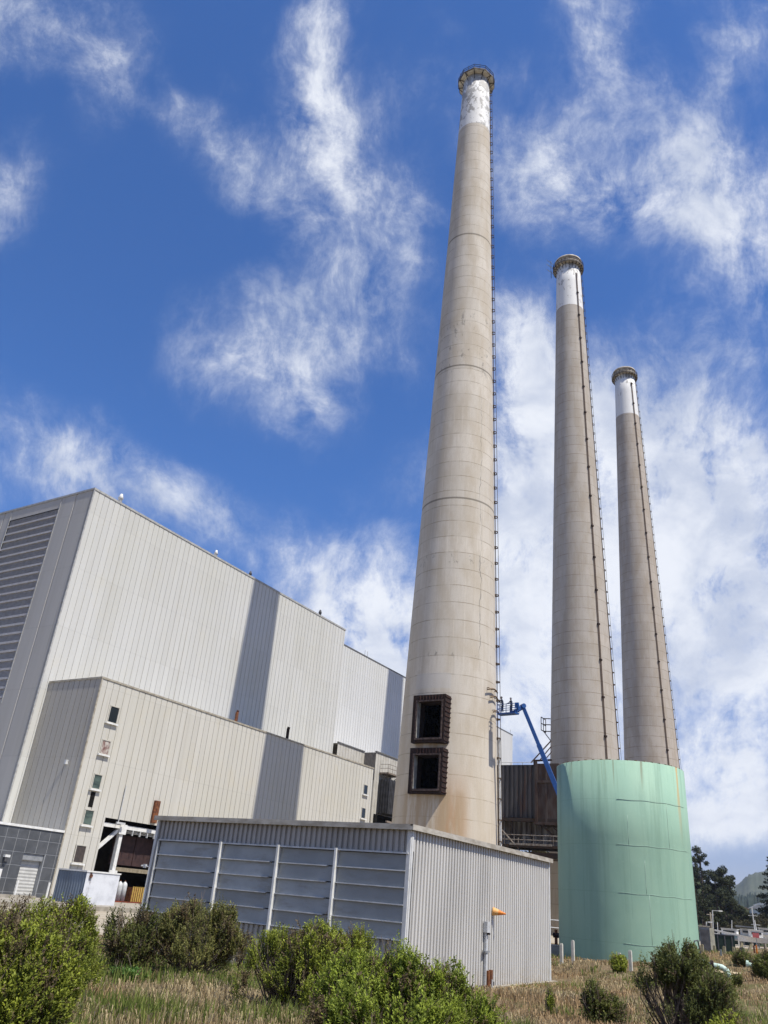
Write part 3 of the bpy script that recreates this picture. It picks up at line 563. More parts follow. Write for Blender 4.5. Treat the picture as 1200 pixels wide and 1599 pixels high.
# ------------------------------------------------------------------ chimneys
def ring_pts(r, z, n, a0=0): return [(r * math.cos(a0 + 2 * math.pi * k / n), r * math.sin(a0 + 2 * math.pi * k / n), z) for k in range(n)]
PLAT = plain("platform_pale", (.60, .55, .45), (.34, .29, .23), 1.2, .8)
PLATW = plain("platform_white", (.78, .77, .73), (.55, .52, .47), 1.6, .8)
RUNG = plain("ladder_steel", (.11, .075, .05), (.05, .035, .028), 5, .9)
def chimney(name, lab, x, y, r0, k, seed, ztop, zband, zplat, conc, paint, nside, conduit=None, rings=(), opening=False, platmat=PLAT):
    t = thing(name, lab, "chimney", (x, y, 0), group="three tall concrete chimneys in a row")
    rad = lambda z: r0 - k * (z - 2.8)
    def hole(a, z):
        if not opening: return False
        rr = rad(z); yy = rr * math.sin(a)
        return math.cos(a) < -.5 and -2.55 < yy < 1.1 and ((13.95 < z < 18.5) or (19.6 < z < 24.4))
    zs = sorted(set(list(np.linspace(-.5, zband, 70)) + ([13.95, 16, 18.5, 19.6, 22, 24.4] if opening else [])))
    prof = []
    for z in zs: prof.append((rad(z), z))
    for rz in rings: prof += [(rad(rz), rz)]
    prof = sorted(prof, key=lambda q: q[1])
    MB().lathe(prof, 160, hole).build("shaft", conc, t, True)
    MB().lathe([(rad(z) - .5, z) for z in zs + [ztop]], 96, hole, inward=True).build("flue_lining", BLACK, t, True)  # inner shell added to darken the flue, soot colour standing in for shade
    MB().lathe([(rad(zband) + .004, zband), (rad((zband + ztop) / 2) + .004, (zband + ztop) / 2), (rad(ztop) + .004, ztop), (rad(ztop) - .5, ztop)], 96).build("painted_top", paint, t, True)
    # crown platform with kick plate, brackets and rails
    rp = rad(zplat) + (1.0 if nside < 16 else .85); a0 = math.pi / nside
    p = thing_part = MB()
    inner, outer = ring_pts(rad(zplat) + .02, zplat, nside, a0), ring_pts(rp, zplat, nside, a0)
    vs = inner + outer + [(q[0], q[1], q[2] + .12) for q in inner] + [(q[0], q[1], q[2] + .12) for q in outer]; n = nside; fs = []
    for i in range(n):
        j = (i + 1) % n; fs += [(i, n + i, n + j, j)[::-1], (2 * n + i, 3 * n + i, 3 * n + j, 2 * n + j)]
    p.add(vs, fs); plat = p.build("crown_platform", platmat, t)
    kb = MB()
    for i in range(n): kb.bar(np.array(ring_pts(rp, zplat + .15, n, a0)[i]), np.array(ring_pts(rp, zplat + .15, n, a0)[(i + 1) % n]), .08, .36)
    kb.build("kick_plate", plain("kick_steel", (.13, .115, .10), (.07, .055, .045), 2, .8) if "kick_steel" not in D.materials else D.materials["kick_steel"], plat)
    rb = MB(); n2 = nside * (1 if nside > 16 else 2)
    for zz in (.75, 1.25):
        q = ring_pts(rp, zplat + zz, nside, a0)
        for i in range(n): rb.tube([q[i], q[(i + 1) % n]], .05, 6)
    q0 = ring_pts(rp, zplat, n2, a0)
    for i in range(n2): rb.tube([q0[i], (q0[i][0], q0[i][1], zplat + 1.25)], .045, 6)
    rb.build("railing", DRUST, plat)
    nb = max(nside, 12)
    for i in range(nb):
        a = a0 + 2 * math.pi * i / nb; c_, s_ = math.cos(a), math.sin(a); ri = rad(zplat); br = MB()
        br.bar((c_ * ri, s_ * ri, zplat - 1.5), (c_ * rp * .985, s_ * rp * .985, zplat - .1), .09); br.bar((c_ * ri, s_ * ri, zplat - .1), (c_ * rp * .985, s_ * rp * .985, zplat - .1), .09)
        br.build("bracket", DRUST, plat)
    if nside > 16:   # pale drum of the flue lip above the deck
        MB().lathe([(rad(ztop) + .30, zplat + .9), (rad(ztop) + .35, ztop - .4), (rad(ztop) + .5, ztop - .35), (rad(ztop) + .5, ztop), (rad(ztop) - .4, ztop)], 48).build("flue_lip", platmat, t, True)
    # caged ladder on the seaward side
    la = R(-68); c_, s_ = math.cos(la), math.sin(la); tx, ty = -s_, c_; lad = MB()
    def P(z, off, side): rr = rad(z) + off; return (c_ * rr + tx * side, s_ * rr + ty * side, z)
    for sd in (-.24, .24): lad.bar(P(.5, .12, sd), P(zplat, .12, sd), .08)
    z = 1.0
    while z < zplat - .5:
        lad.bar(P(z, .12, -.24), P(z, .12, .24), .05); z += .6
    z = 3.0
    while z < zplat - 1:
        for sd in (-.24, .24): lad.bar(P(z, -.02, sd), P(z, .2, sd), .16, .2)
        pts = [P(z, .12 + .36 * math.sin(q), .34 * math.cos(q)) for q in np.linspace(0, math.pi, 6)]
        for u, v in zip(pts[:-1], pts[1:]): lad.bar(u, v, .07, .12)
        z += 2.29
    lad.bar(P(3, .48, 0), P(zplat - 1, .48, 0), .05)
    lad.build("caged_ladder", RUNG, t)
    if conduit:
        ca = R(conduit); c_, s_ = math.cos(ca), math.sin(ca); tx, ty = -s_, c_; cb = MB()
        for sd in (-.11, .11): cb.tube([P(z, .12, sd) for z in np.linspace(.5, zplat - 3, 12)], .065, 6)
        cb.build("conduit", plain("conduit_brown", (.16, .11, .075), (.09, .06, .045), 4, .8) if "conduit_brown" not in D.materials else D.materials["conduit_brown"], t)
        z = 4.0
        while z < zplat - 3.5: MB().bar(P(z, .0, 0), P(z, .3, 0), .5, .35).build("conduit_clamp", DRUST, t); z += 6.87
    return t, rad
S1, rad1 = chimney("chimney", "tallest-looking nearest chimney with two square black duct openings", 86.7, 43.95, 6.34, .0275, 1, 144.6, 129.0, 143.4,
    concrete_stack_mat("concrete_one", (.56, .515, .445), 1, True), peel_paint_mat("peeling_white", .445), 10, None, RINGS, True, PLATW)
S2, rad2 = chimney("chimney", "middle chimney, its foot behind the green tank, aerials at its crown", 141.4, 44.4, 6.63, .0272, 2, 146.2, 130.7, 143.9,
    concrete_stack_mat("concrete_two", (.455, .415, .365), 2), peel_paint_mat("fresh_white", .54), 24, 236)
S3, rad3 = chimney("chimney", "farthest, smallest-looking chimney at right with a clean white top", 191.3, 44.3, 6.98, .0296, 3, 147.3, 131.1, 145.0,
    concrete_stack_mat("concrete_three", (.435, .39, .34), 3), peel_paint_mat("clean_white", .58), 24, 230)
# duct stubs of the first chimney
WF_ = plain("worn_flange", (.10, .07, .06), (.03, .02, .018), 3, .7); PL_ = plain("pale_lining", (.36, .36, .33), (.25, .24, .22), 2, .8); SR_ = plain("scorched_rust", (.06, .026, .02), (.02, .012, .011), 3, .9, bump=.3)
def stub(z0, z1, lab):
    x0, x1, y0, y1 = -6.6, -4.6, -2.72, 1.5; i0, i1 = -2.3, .9; zi0, zi1 = z0 + .5, z1 - .8
    b = MB()
    for (ya, yb, za, zb) in ((y0, i0, z0, z1), (i1, y1, z0, z1), (i0, i1, zi1, z1), (i0, i1, z0, zi0)): b.box(x0 + .1, x1, ya, yb, za, zb)
    o = b.build("duct_stub", DRUST, S1); o['label'] = lab
    f = MB()
    f.box(x0 - .02, x0 + .09, i0 - .16, i0, zi0 - .16, zi1 + .16); f.box(x0 - .02, x0 + .09, i1, i1 + .16, zi0 - .16, zi1 + .16); f.box(x0 - .02, x0 + .09, i0, i1, zi1, zi1 + .16); f.box(x0 - .06, x0 + .09, i0, i1, zi0 - .22, zi0)
    f.build("flange", WF_, o)
    z = z0 + .2
    while z < z1 - .2: MB().box(x0 + .1, x1, y0 - .08, y0 - .002, z, z + .1).build("stiffener", SR_, o); z += .55
    yy = i0
    while yy < i1: MB().box(x0 - .0, x0 + .098, yy, yy + .07, zi1 + .2, z1 - .04).build("stiffener", SR_, o); yy += .4
    MB().box(x0 + .1, x0 + .85, i1 - .03, i1 - .004, zi0, zi1).build("inner_lining", PL_, o)
stub(19.3, 24.75, "upper square duct opening"); stub(13.75, 18.7, "lower square duct opening")
b = MB(); a = R(-86); rr = rad1(10)
b.tube([((rad1(z) + .28) * math.cos(R(-66)), (rad1(z) + .28) * math.sin(R(-66)), z) for z in np.linspace(0, 21.5, 8)], .17, 8); b.build("downpipe", WHITE, S1)
b = MB()
for (z, a0_, a1_) in ((26.3, 254, 278), (25.5, 260, 280), (23.9, 266, 283)):
    b.tube([((rad1(z) + .35) * math.cos(R(q)), (rad1(z) + .35) * math.sin(R(q)), z + (.35 * math.sin((q - a0_) / (a1_ - a0_) * 2.6))) for q in np.linspace(a0_, a1_, 9)], .10, 6)
    for q in np.linspace(a0_ + 3, a1_ - 2, 3): b.bar((rad1(z) * math.cos(R(q)), rad1(z) * math.sin(R(q)), z + .3), ((rad1(z) + .35) * math.cos(R(q)), (rad1(z) + .35) * math.sin(R(q)), z + .3), .07)
b.build("bent_rail", plain("tan_rail", (.2, .14, .085), (.12, .08, .05), 4, .8), S1)
b = MB()
for z_, n_ in ((143.9, 4), (145.6, 4), (147, 3)):
    c_, s_ = math.cos(R(110)), math.sin(R(110)); bx, by = 4.1 * c_, 4.1 * s_
    b.tube([(bx, by, 142), (bx, by, 147.6)], .07, 6); b.tube([(bx - 1.0, by + .5, z_), (bx + .9, by - .4, z_)], .05, 5)
    for q in range(n_): u = -1 + q * .55; b.tube([(bx + u, by - u * .45 - .35, z_ - .5), (bx + u, by - u * .45 + .35, z_ + .5)], .045, 5)
b.build("aerial", plain("aerial_grey", (.35, .36, .37), (.25, .26, .27), 4, .5), S2)
b = MB(); q = ar(856, 1128, 141)   # small bracketed platform on the chimney's flank
c_, s_ = math.cos(R(109)), math.sin(R(109)); rr = rad2(34)
for z_ in (32.9, 34.1, 35.2):
    b.bar((c_ * rr, s_ * rr, z_), (c_ * (rr + 1.3), s_ * (rr + 1.3), z_), .14); b.bar((c_ * (rr + 1.3) - 1.2, s_ * (rr + 1.3), z_), (c_ * (rr + 1.3) + 1.2, s_ * (rr + 1.3), z_), .12)
for dx in (-1.2, 0, 1.2): b.bar((c_ * (rr + 1.3) + dx, s_ * (rr + 1.3), 32.9), (c_ * (rr + 1.3) + dx, s_ * (rr + 1.3), 35.2), .1)
b.bar((c_ * rr, s_ * rr, 31.2), (c_ * (rr + 1.3), s_ * (rr + 1.3), 32.9), .14); b.build("side_platform", DRUST, S2)

# breeching duct between the first two chimneys
dx0 = 126.0
duct = thing("flue_duct", "rusty shaded corrugated flue casing on steel legs between the two nearest chimneys", "flue duct", (dx0, 46, 0))
CORR = [(0, 0), (.45, 0), (.5, -.22), (.95, -.22)]
def dark_sheet():
    t = NT("shaded_rusty_sheet"); n = t.noise(.6, 5, .65, (1, 1, .25)); c = t.mix(t.ramp(n, .4, .65), (.05, .047, .048), (.085, .08, .08)); r = t.noise(.9, 5, .7, (1, 1, .08))  # dark base colour carries the shade of this face, under the rust
    return t.fin(t.mix(t.ramp(r, .55, .68, 0, .8), c, (.10, .05, .03)), .7)
DS = dark_sheet(); ytop = 60
def rd(b, nm, m): return rel(b, duct).build(nm, m, duct)
rd(MB().ribs((dx0, ytop), (dx0, 47.6), 16.5, 24.7, CORR, .8, (-1, 0)).add([(dx0, 47.6, 24.7), (dx0, ytop, 24.7), (dx0 + 6, ytop, 24.7), (dx0 + 6, 47.6, 24.7)], [(0, 3, 2, 1)]).add([(dx0, 47.6, 16.5), (dx0, ytop, 16.5), (dx0 + 6, ytop, 16.5), (dx0 + 6, 47.6, 16.5)], [(0, 1, 2, 3)]), "corrugated_casing", DS)
b = MB().box(dx0 - .5, dx0 + 6, 43.6, 47.5, 15.9, 24.8); b.box(dx0 - .7, dx0 - .5, 47.2, 47.6, 15.8, 25.2); b.box(dx0 - .7, dx0 - .5, 43.6, 47.2, 21.8, 22.2); b.box(dx0 - .62, dx0 - .5, 45.6, 45.9, 15.9, 24.8); b.box(dx0 - .8, dx0 + 6, 43.4, 47.7, 15.5, 15.9); rd(b, "end_casing", plain("rust_panel", (.07, .055, .05), (.045, .025, .018), 1.2, .8, st=(1, 1, .3)))
b = MB().ribs((dx0 + 3, ytop), (dx0 + 3, 45), 12.0, 16.4, CORR, .9, (-1, 0)); rd(b, "back_screen", plain("pale_sheet", (.36, .36, .36), (.12, .10, .09), .8, .7, st=(1, 1, .2)))
b = MB(); b.box(dx0 - 1.6, dx0 + 4, 42.5, ytop, 12.0, 12.4); b.box(dx0 - 1.4, dx0 + 4, 42.5, ytop, 10.6, 11.4); [b.box(dx0 - .4, dx0 - .1, yy, yy + .3, 0, 16.4) for yy in (43.2, 51.5, 58)]; b.bar((dx0 - .3, 47.4, 16.2), (dx0 - .3, 43.2, 12.6), .25); b.bar((dx0 - .3, 46.0, 16.2), (dx0 - .3, 43.2, 14), .2); b.box(dx0 - .6, dx0 + .2, 42.5, ytop, 15.9, 16.4)
rd(b, "support_steel", plain("black_steel", (.03, .025, .022), (.05, .03, .02), 2, .9))
b = MB()
for zz in (13.1, 13.8): b.tube([(dx0 - 1.6, 42.6, zz), (dx0 - 1.6, ytop, zz)], .06, 6)
for q in range(9): b.tube([(dx0 - 1.6, 42.7 + q * 1.6, 12.4), (dx0 - 1.6, 42.7 + q * 1.6, 13.8)], .05, 6)
b.box(dx0 - 1.7, dx0 - 1.62, 44.5, 51.5, 12.3, 12.6); b.tube([(dx0 - 1.2, 54.8, 16.2), (dx0 - 1.2, 51.0, 12.6)], .12, 6); b.tube([(dx0 - 1.2, 50.2, 13.4), (dx0 - 1.2, 50.2, 12.2), (dx0 - 1.2, 50.2, 11)], .1, 6); rd(b, "walkway_rail", plain("rail_pale", (.26, .24, .21), (.13, .10, .08), 3, .8))
b = MB(); b.bar(ax(830, 1191, 126), ax(861, 1157, 134), .16); b.bar(ax(842, 1189, 126), ax(861, 1166, 134), .13); b.bar(ax(835, 1188, 126), ax(862, 1187, 126), .26); b.bar(ax(852, 1186, 126), ax(862, 1174, 134), .12); b.bar(ax(835, 1188, 126), ax(835, 1195, 126), .25); rd(b, "roof_brace", DRUST)
b = MB(); b.tube([(dx0, 47.6, 25.1), (dx0, ytop, 25.1)], .05, 6); [b.tube([(dx0, 48 + q * 2, 24.7), (dx0, 48 + q * 2, 25.1)], .05, 6) for q in range(6)]; rd(b, "roof_rail", PALE)

# ------------------------------------------------------------------ green tank
TX, TY, TR = 61.77, 16.74, 4.66
tank = thing("storage_tank", "big mint green steel tank with a rust streak below its rim", "tank", (TX, TY, 0))
TM = tank_mat(); TH = 13.05; trd = lambda z: TR + .01 - .004 * z
MB().lathe([(trd(-.5), -.5), (trd(4), 4), (trd(8), 8), (trd(TH), TH), (trd(TH) - .25, TH + .02), (trd(TH) - .25, TH - 1.2), (.01, TH - 1.2)], 128).build("shell", TM, tank, True)
b = MB()
for z_, a0_, a1_ in ((10.4, 192, 262), (7.5, 190, 262), (4.55, 190, 262), (1.6, 192, 262)):
    pts = [((trd(z_) + .01) * math.cos(R(q)), (trd(z_) + .01) * math.sin(R(q)), z_ + .02 * math.sin(q * .3)) for q in np.linspace(a0_, a1_, 30)]
    b.tube(pts, .009, 6)
for q, za, zb in ((214, 1.6, 4.55), (212, 4.55, 6.6), (236, 7.5, 10.4), (200, 7.5, 9.4)): b.tube([((trd(z) + .004) * math.cos(R(q)), (trd(z) + .008) * math.sin(R(q)), z) for z in np.linspace(za, zb, 5)], .01, 6)
b.build("weld_seam", plain("seam_pale", (.42, .55, .46), (.36, .5, .41), 3, .6), tank, True)
b = MB()
for q in range(48):
    a = 2 * math.pi * q / 48; b.bar(((trd(TH) - .1) * math.cos(a), (trd(TH) - .1) * math.sin(a), TH - .02), ((trd(TH) - .1) * math.cos(a), (trd(TH) - .1) * math.sin(a), TH + .05), .16)
b.build("rim_lug", RUST, tank)
b = MB(); aa = R(258); q = [((trd(1) + .2) * math.cos(aa + u * .12), (trd(1) + .2) * math.sin(aa + u * .12), .4 + v) for u, v in ((-1, 0), (-1.1, .9), (-.5, 1.7), (.4, 1.75), (.9, 1.1), (.8, .0))]
b.tube(q, .05, 6); b.build("hose_loop", DGREY, tank)

# ------------------------------------------------------------------ boom lift with two workers
baz, br_ = R(16), 92.0; bx, by = pol(baz, br_)
E_ = ar(817, 1103, 93.3); Bp = np.array([bx, by, 2.4]); J = ar(803, 1112, 92.7); Kp = ar(787, 1112, 93.4)
lift = thing("boom_lift", "blue boom lift reaching from behind the green tank to the nearest chimney", "boom lift", (bx, by, 0))
def lr(b): return rel(b, lift)
bb = MB().bar(Bp, Bp + (E_ - Bp) * .55, .62, .62); bb.bar(Bp + (E_ - Bp) * .54, Bp + (E_ - Bp) * .8, .5, .5); bb.bar(Bp + (E_ - Bp) * .79, E_, .4, .4); lr(bb).build("main_boom", BLUE, lift)
bb = MB().bar(E_, J, .34, .34); bb.bar(E_ + np.array([0, 0, -.3]), J + np.array([0, 0, -.25]), .12); bb.tube([E_ + np.array([.25, .25, 0]), E_ - np.array([.25, .25, 0])], .28, 10); bb.bar(J, J + (Kp - J) * .35, .3, .3); lr(bb).build("jib", BLUE, lift)
bb = MB(); a_, c0_ = Kp, J; d_ = (J - Kp); d_[2] = 0; d_ /= np.linalg.norm(d_); n_ = np.array([-d_[1], d_[0], 0])
floor_z = min(Kp[2], J[2]) - .15; cen = (Kp + J) / 2 - d_ * .1; cen[2] = floor_z
cor = [cen + d_ * sx * 1.2 + n_ * sy * .45 for sx, sy in ((-1, -1), (1, -1), (1, 1), (-1, 1))]
bb.add([q + np.array([0, 0, z]) for z in (-.1, .06) for q in cor], [(3, 2, 1, 0), (4, 5, 6, 7), (0, 1, 5, 4), (1, 2, 6, 5), (2, 3, 7, 6), (3, 0, 4, 7)])
for zz in (.55, 1.05):
    for i in range(4): bb.bar(cor[i] + np.array([0, 0, zz]), cor[(i + 1) % 4] + np.array([0, 0, zz]), .06)
for i in range(4):
    for f_ in (0, .5): q = cor[i] + (cor[(i + 1) % 4] - cor[i]) * f_; bb.bar(q, q + np.array([0, 0, 1.05]), .06)
q = cor[1] + (cor[2] - cor[1]) * .5; bb.bar(q + np.array([0, 0, .6]), q + np.array([0, 0, 1.2]), .4, .25); lr(bb).build("basket", BLUE, lift)
bb = MB().box(bx - 1.1, bx + 1.1, by - 1.6, by + 1.6, .7, 1.3); bb.box(bx - .9, bx + .9, by - 1.1, by + 1.1, 1.35, 2.5); lr(bb).build("chassis", BLUE, lift)
for sx in (-1, 1):
    for sy in (-1, 1): bb = MB().tube([(bx + sx * .9, by + sy * 1.2, .5), (bx + sx * 1.3, by + sy * 1.2, .5)], .5, 18); lr(bb).build("wheel", RUBBER, lift)

def person(lab, loc, rz, lean, vest):
    """one skinned body, arms reaching to the rail; helmet and jacket as children"""
    t = thing("person", lab, "person", loc, rz, "workers in the lift basket")
    V = [(0, 0, .92), (lean * .4, 0, 1.15), (lean, 0, 1.38), (lean * 1.15, 0, 1.5), (lean * 1.3 + .02, 0, 1.62), (lean * 1.3 + .03, 0, 1.72),
         (0, .1, .86), (.03, .11, .48), (-.02, .12, .08), (.12, .13, .03), (0, -.1, .86), (.03, -.11, .48), (-.02, -.12, .08), (.12, -.13, .03),
         (lean, .19, 1.36), (lean + .16, .24, 1.14), (lean + .42, .2, 1.1), (lean + .5, .19, 1.1), (lean, -.19, 1.36), (lean + .2, -.25, 1.16), (lean + .44, -.2, 1.22), (lean + .52, -.19, 1.23)]
    Ed = [(0, 1), (1, 2), (2, 3), (3, 4), (4, 5), (0, 6), (6, 7), (7, 8), (8, 9), (0, 10), (10, 11), (11, 12), (12, 13), (2, 14), (14, 15), (15, 16), (16, 17), (2, 18), (18, 19), (19, 20), (20, 21)]
    rd_ = [.14, .14, .15, .06, .09, .07, .10, .07, .05, .04, .10, .07, .05, .04, .075, .055, .04, .04, .075, .055, .04, .04]
    me = D.meshes.new("body"); me.from_pydata(V, Ed, []); o = D.objects.new("body", me); col.objects.link(o); o.parent = t; me.materials.append(NAVY)
    o.modifiers.new("skin", 'SKIN'); sk = me.skin_vertices[0].data
    for i, q in enumerate(rd_): sk[i].radius = (q, q)
    sk[0].use_root = True; o.modifiers.new("smooth", 'SUBSURF').levels = 1
    o.modifiers["smooth"].render_levels = 1
    hx = lean * 1.3 + .03
    MB().lathe([(.135, 1.70), (.125, 1.76), (.10, 1.82), (.05, 1.86), (.01, 1.87)], 14).build("hard_hat", vest, t, True, loc=(hx, 0, 0))
    f = MB().lathe([(.01, 1.53), (.06, 1.545), (.088, 1.60), (.092, 1.66), (.08, 1.72)], 12); fo = f.build("face", SKIN, t, True, loc=(hx + .025, 0, 0))
pz = floor_z + .06; ang = math.atan2(-d_[1], -d_[0])
p1 = cen - d_ * .75; p2 = cen + d_ * .45
person("worker in dark clothes in the blue basket, the one pressed against the chimney", (p1[0], p1[1], pz + .2), ang, .1, DGREY)
person("worker in dark clothes standing at the boom end of the blue basket", (p2[0], p2[1], pz), ang, .05, plain("pale_helmet", (.3, .32, .36), (.25, .27, .3), 5, .4))

# ------------------------------------------------------------------ corrugated shed
SX, SY, SX1, SY1, SZ = 26.93, 15.0, 41.4, 27.9, 5.36
shed = thing("corrugated_shed", "low grey corrugated shed with a bank of blue-grey panels, in front of the chimneys", "shed", (SX, SY, 0))
def sr(b, nm, m, parent=None): return rel(b, shed).build(nm, m, parent or shed)
def shed_skin(name, c):
    t = NT(name); n = t.noise(.5, 4, .6, (1, 1, .3)); c0 = t.mix(t.ramp(n, .4, .7), c, tuple(q * .84 for q in c)); st = t.noise(5, 5, .65, (1, 1, .04)); c0 = t.mix(t.ramp(st, .5, .75, 0, .3), c0, tuple(q * .6 for q in c))
    z = t.sep()[2]; c0 = t.mix(t.math('MULTIPLY', t.ramp(z, .9, .0), t.ramp(t.noise(3, 4, .7), .4, .65, 0, .5)), c0, (c[0] * .7, c[1] * .6, c[2] * .45)); return t.fin(c0, .5, 0, .4)
RIB = [(0, 0), (.50, 0), (.54, -.075), (.96, -.075)]
sr(MB().ribs((SX, SY), (SX1, SY), -.12, SZ - .1, RIB, .25, (0, -1)), "side_wall", shed_skin("shed_sheet_lit", (.56, .545, .51)))  # lighter copy of the sheet, sunlight put into the colour
sr(MB().box(SX - .25, SX1 + .2, SY - .3, SY - .08, -.35, .06), "footing", CONC)
FR = shed_skin("shed_sheet_shaded", (.37, .35, .32))  # darker copy of the sheet, shade of the front put into the colour
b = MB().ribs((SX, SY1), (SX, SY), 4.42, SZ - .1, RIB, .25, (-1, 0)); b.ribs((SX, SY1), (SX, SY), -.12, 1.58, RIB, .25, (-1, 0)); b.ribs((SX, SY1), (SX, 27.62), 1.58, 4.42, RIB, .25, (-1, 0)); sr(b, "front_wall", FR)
b = MB().ribs((SX1, SY), (SX1, SY1), -.12, SZ - .1, RIB, .25, (1, 0)); b.ribs((SX1, SY1), (SX, SY1), -.12, SZ - .1, RIB, .25, (0, 1)); sr(b, "back_wall", FR)
b = MB().box(SX - .14, SX1 + .14, SY - .14, SY1 + .14, SZ - .1, SZ - .02); sr(b, "roof", plain("shed_roof", (.30, .29, .27), (.2, .19, .17), 1, .8))
b = MB(); b.box(SX - .17, SX1 + .17, SY - .17, SY - .142, SZ - .16, SZ + .03); b.box(SX - .17, SX - .142, SY - .142, SY1 + .17, SZ - .16, SZ + .03); b.box(SX - .17, SX1 + .17, SY - .142, SY - .05, SZ - .018, SZ + .03); b.box(SX - .142, SX - .05, SY - .05, SY1 + .17, SZ - .018, SZ + .03); sr(b, "fascia", plain("fascia_buff", (.46, .43, .37), (.30, .27, .22), 1.5, .7, st=(1, 1, 3)))
CT_ = plain("trim_pale", (.62, .62, .60), (.52, .52, .5), 2, .5)
for q in ((SX - .05, SX + .03, SY - .03, SY + .12), (SX + .035, SX + .16, SY - .045, SY - .001), (SX - .05, SX + .03, SY1 - .1, SY1 + .04), (SX1 - .12, SX1 + .03, SY - .045, SY - .001)): sr(MB().box(*q, -.1, SZ - .16), "corner_trim", CT_)
def pane_mat(seed):
    t = NT("panel_sheet"); n = t.noise(.6, 5, .6, (1, 1, 1)); c = t.mix(t.ramp(n, .35, .7), (.26, .28, .285), (.36, .38, .385)); s = t.noise(2.2, 5, .7, (1, .25, 1)); c = t.mix(t.ramp(s, .48, .7, 0, .7), c, (.20, .19, .16)); oi = t.N.new('ShaderNodeObjectInfo'); c = t.mix(t.math('MULTIPLY', oi.outputs['Random'], .65), c, (.19, .20, .20)); return t.fin(c, .32, 0, .5)
PM = pane_mat(0)
ymul = [27.6, 23.95, 20.93, 18.15, 15.08]; z_hi, z_lo = 4.38, 1.62; rows = 5; rh = (z_hi - z_lo) / rows
for bay in range(4):
    ya, yb = ymul[bay] - .05, ymul[bay + 1] + .05
    for r_ in range(rows):
        zt, zb = z_hi - r_ * rh, z_hi - (r_ + 1) * rh
        b = MB().add([(SX + .03, ya, zt - .02), (SX + .03, yb, zt - .02), (SX - .0, yb, zb + .02), (SX - .0, ya, zb + .02), (SX + .07, ya, zt - .02), (SX + .07, yb, zt - .02), (SX + .04, yb, zb + .02), (SX + .04, ya, zb + .02)], [(0, 1, 2, 3)[::-1], (4, 5, 6, 7), (0, 3, 7, 4), (1, 5, 6, 2)])
        pn = sr(b, "panel", PM)
        ye = yb + (.35 if (bay < 3 and r_ < rows - 1) else 0)
        sr(MB().box(SX - .07, SX + .12, ye, ya, zb - .02, zb + .02), "ledge", PALE, pn)
b = MB().box(SX + .24, SX + .3, 15.0, 27.7, 1.5, 4.5); sr(b, "panel_backing", DGREY)
for yy, zb in ((ymul[1], 1.45), (ymul[2], 1.12), (ymul[3], 1.15)): sr(MB().box(SX - .17, SX + .15, yy - .045, yy + .045, zb, 4.46), "mullion", WHITE)
sr(MB().box(SX - .1, SX + .16, 15.03, 27.62, 4.385, 4.44), "head_rail", PALE); sr(MB().box(SX - .1, SX + .02, 27.6, 27.66, 1.56, 4.38), "end_rail", PALE)
# fixtures on the shed: each its own thing
o = thing("traffic_cone", "small orange traffic cone stuck sideways on the sunlit corrugated wall", "traffic cone", (34.45, SY - .01, 2.78))
cone = MB().lathe([(.02, 0), (.17, 0), (.15, .06), (.11, .25)], 20); q = cone.build("base_cone", plain("cone_orange_lit", (.72, .42, .17), (.66, .33, .10), 4, .5), o, True); cone = MB().lathe([(.108, .252), (.075, .38), (.03, .54), (.01, .56)], 20); q2 = cone.build("tip", ORANGE, o, True)  # paler orange painted for the lit base of an all-orange cone
for e in (q, q2): e.rotation_euler = (R(96), 0, R(14))
o = thing("conduit_post", "grey electrical conduit post with a junction box against the sunlit shed wall", "conduit", (33.62, SY - .09, 0))
MB().box(-.08, .08, -.05, .05, -.1, 2.1).build("conduit", PALE, o); MB().box(-.16, .13, -.12, .06, 1.98, 2.38).build("junction_box", PALE, o); MB().box(-.24, .2, -.09, .05, 1.26, 1.33).build("strap", GREY, o); MB().box(-.02, .1, -.14, -.05, 1.9, 1.98).build("gland", DRUST, o)
o = thing("standpipe", "short rusty double standpipe at the foot of the sunlit shed wall", "standpipe", (33.1, SY - .5, -.05))
MB().tube([(-.12, 0, -.1), (-.12, 0, .72)], .075, 10).build("pipe", RUST, o); MB().tube([(.13, 0, -.1), (.13, 0, .74)], .08, 10).build("pipe", RUST, o); MB().box(.1, .3, -.08, .06, .2, .34).build("valve", DRUST, o); MB().tube([(.0, -.12, -.1), (.0, -.12, .42)], .04, 8).build("post", PALE, o)
o = thing("socket_box", "small white socket box on the shed front above the bushes", "socket box", (SX - .06, 21.45, .95)); MB().box(-.07, .02, -.1, .1, -.14, .14).build("box", WHITE, o); MB().box(-.08, -.071, -.05, .05, -.06, .06).build("cover", DGREY, o); MB().tube([(0, 0, -.14), (0, 0, -.95)], .035, 8).build("conduit", GREY, o)
o = thing("wall_tap", "small pipe tap sticking out at the shed's far left corner", "tap", (SX - .05, SY1 - .02, 3.3)); MB().tube([(0, 0, -2), (0, .0, 0), (0, .25, .02), (0, .5, .02)], .04, 8).build("pipe", PALE, o); MB().box(-.06, .06, .2, .34, -.05, .1).build("valve", PALE, o)
for i, (y_, z0_) in enumerate(((22.35, .2), (22.1, .15))):
    tag(MB().bar((SX - .25, y_, -.05), (SX - .12, y_ - .03, 1.05), .09, .04).build("loose_plank", WOOD), "pale plank leaning on the shed front, left of the socket box" if i == 0 else "pale plank leaning on the shed front, nearest the socket box", "plank", "planks leaning on the shed front")
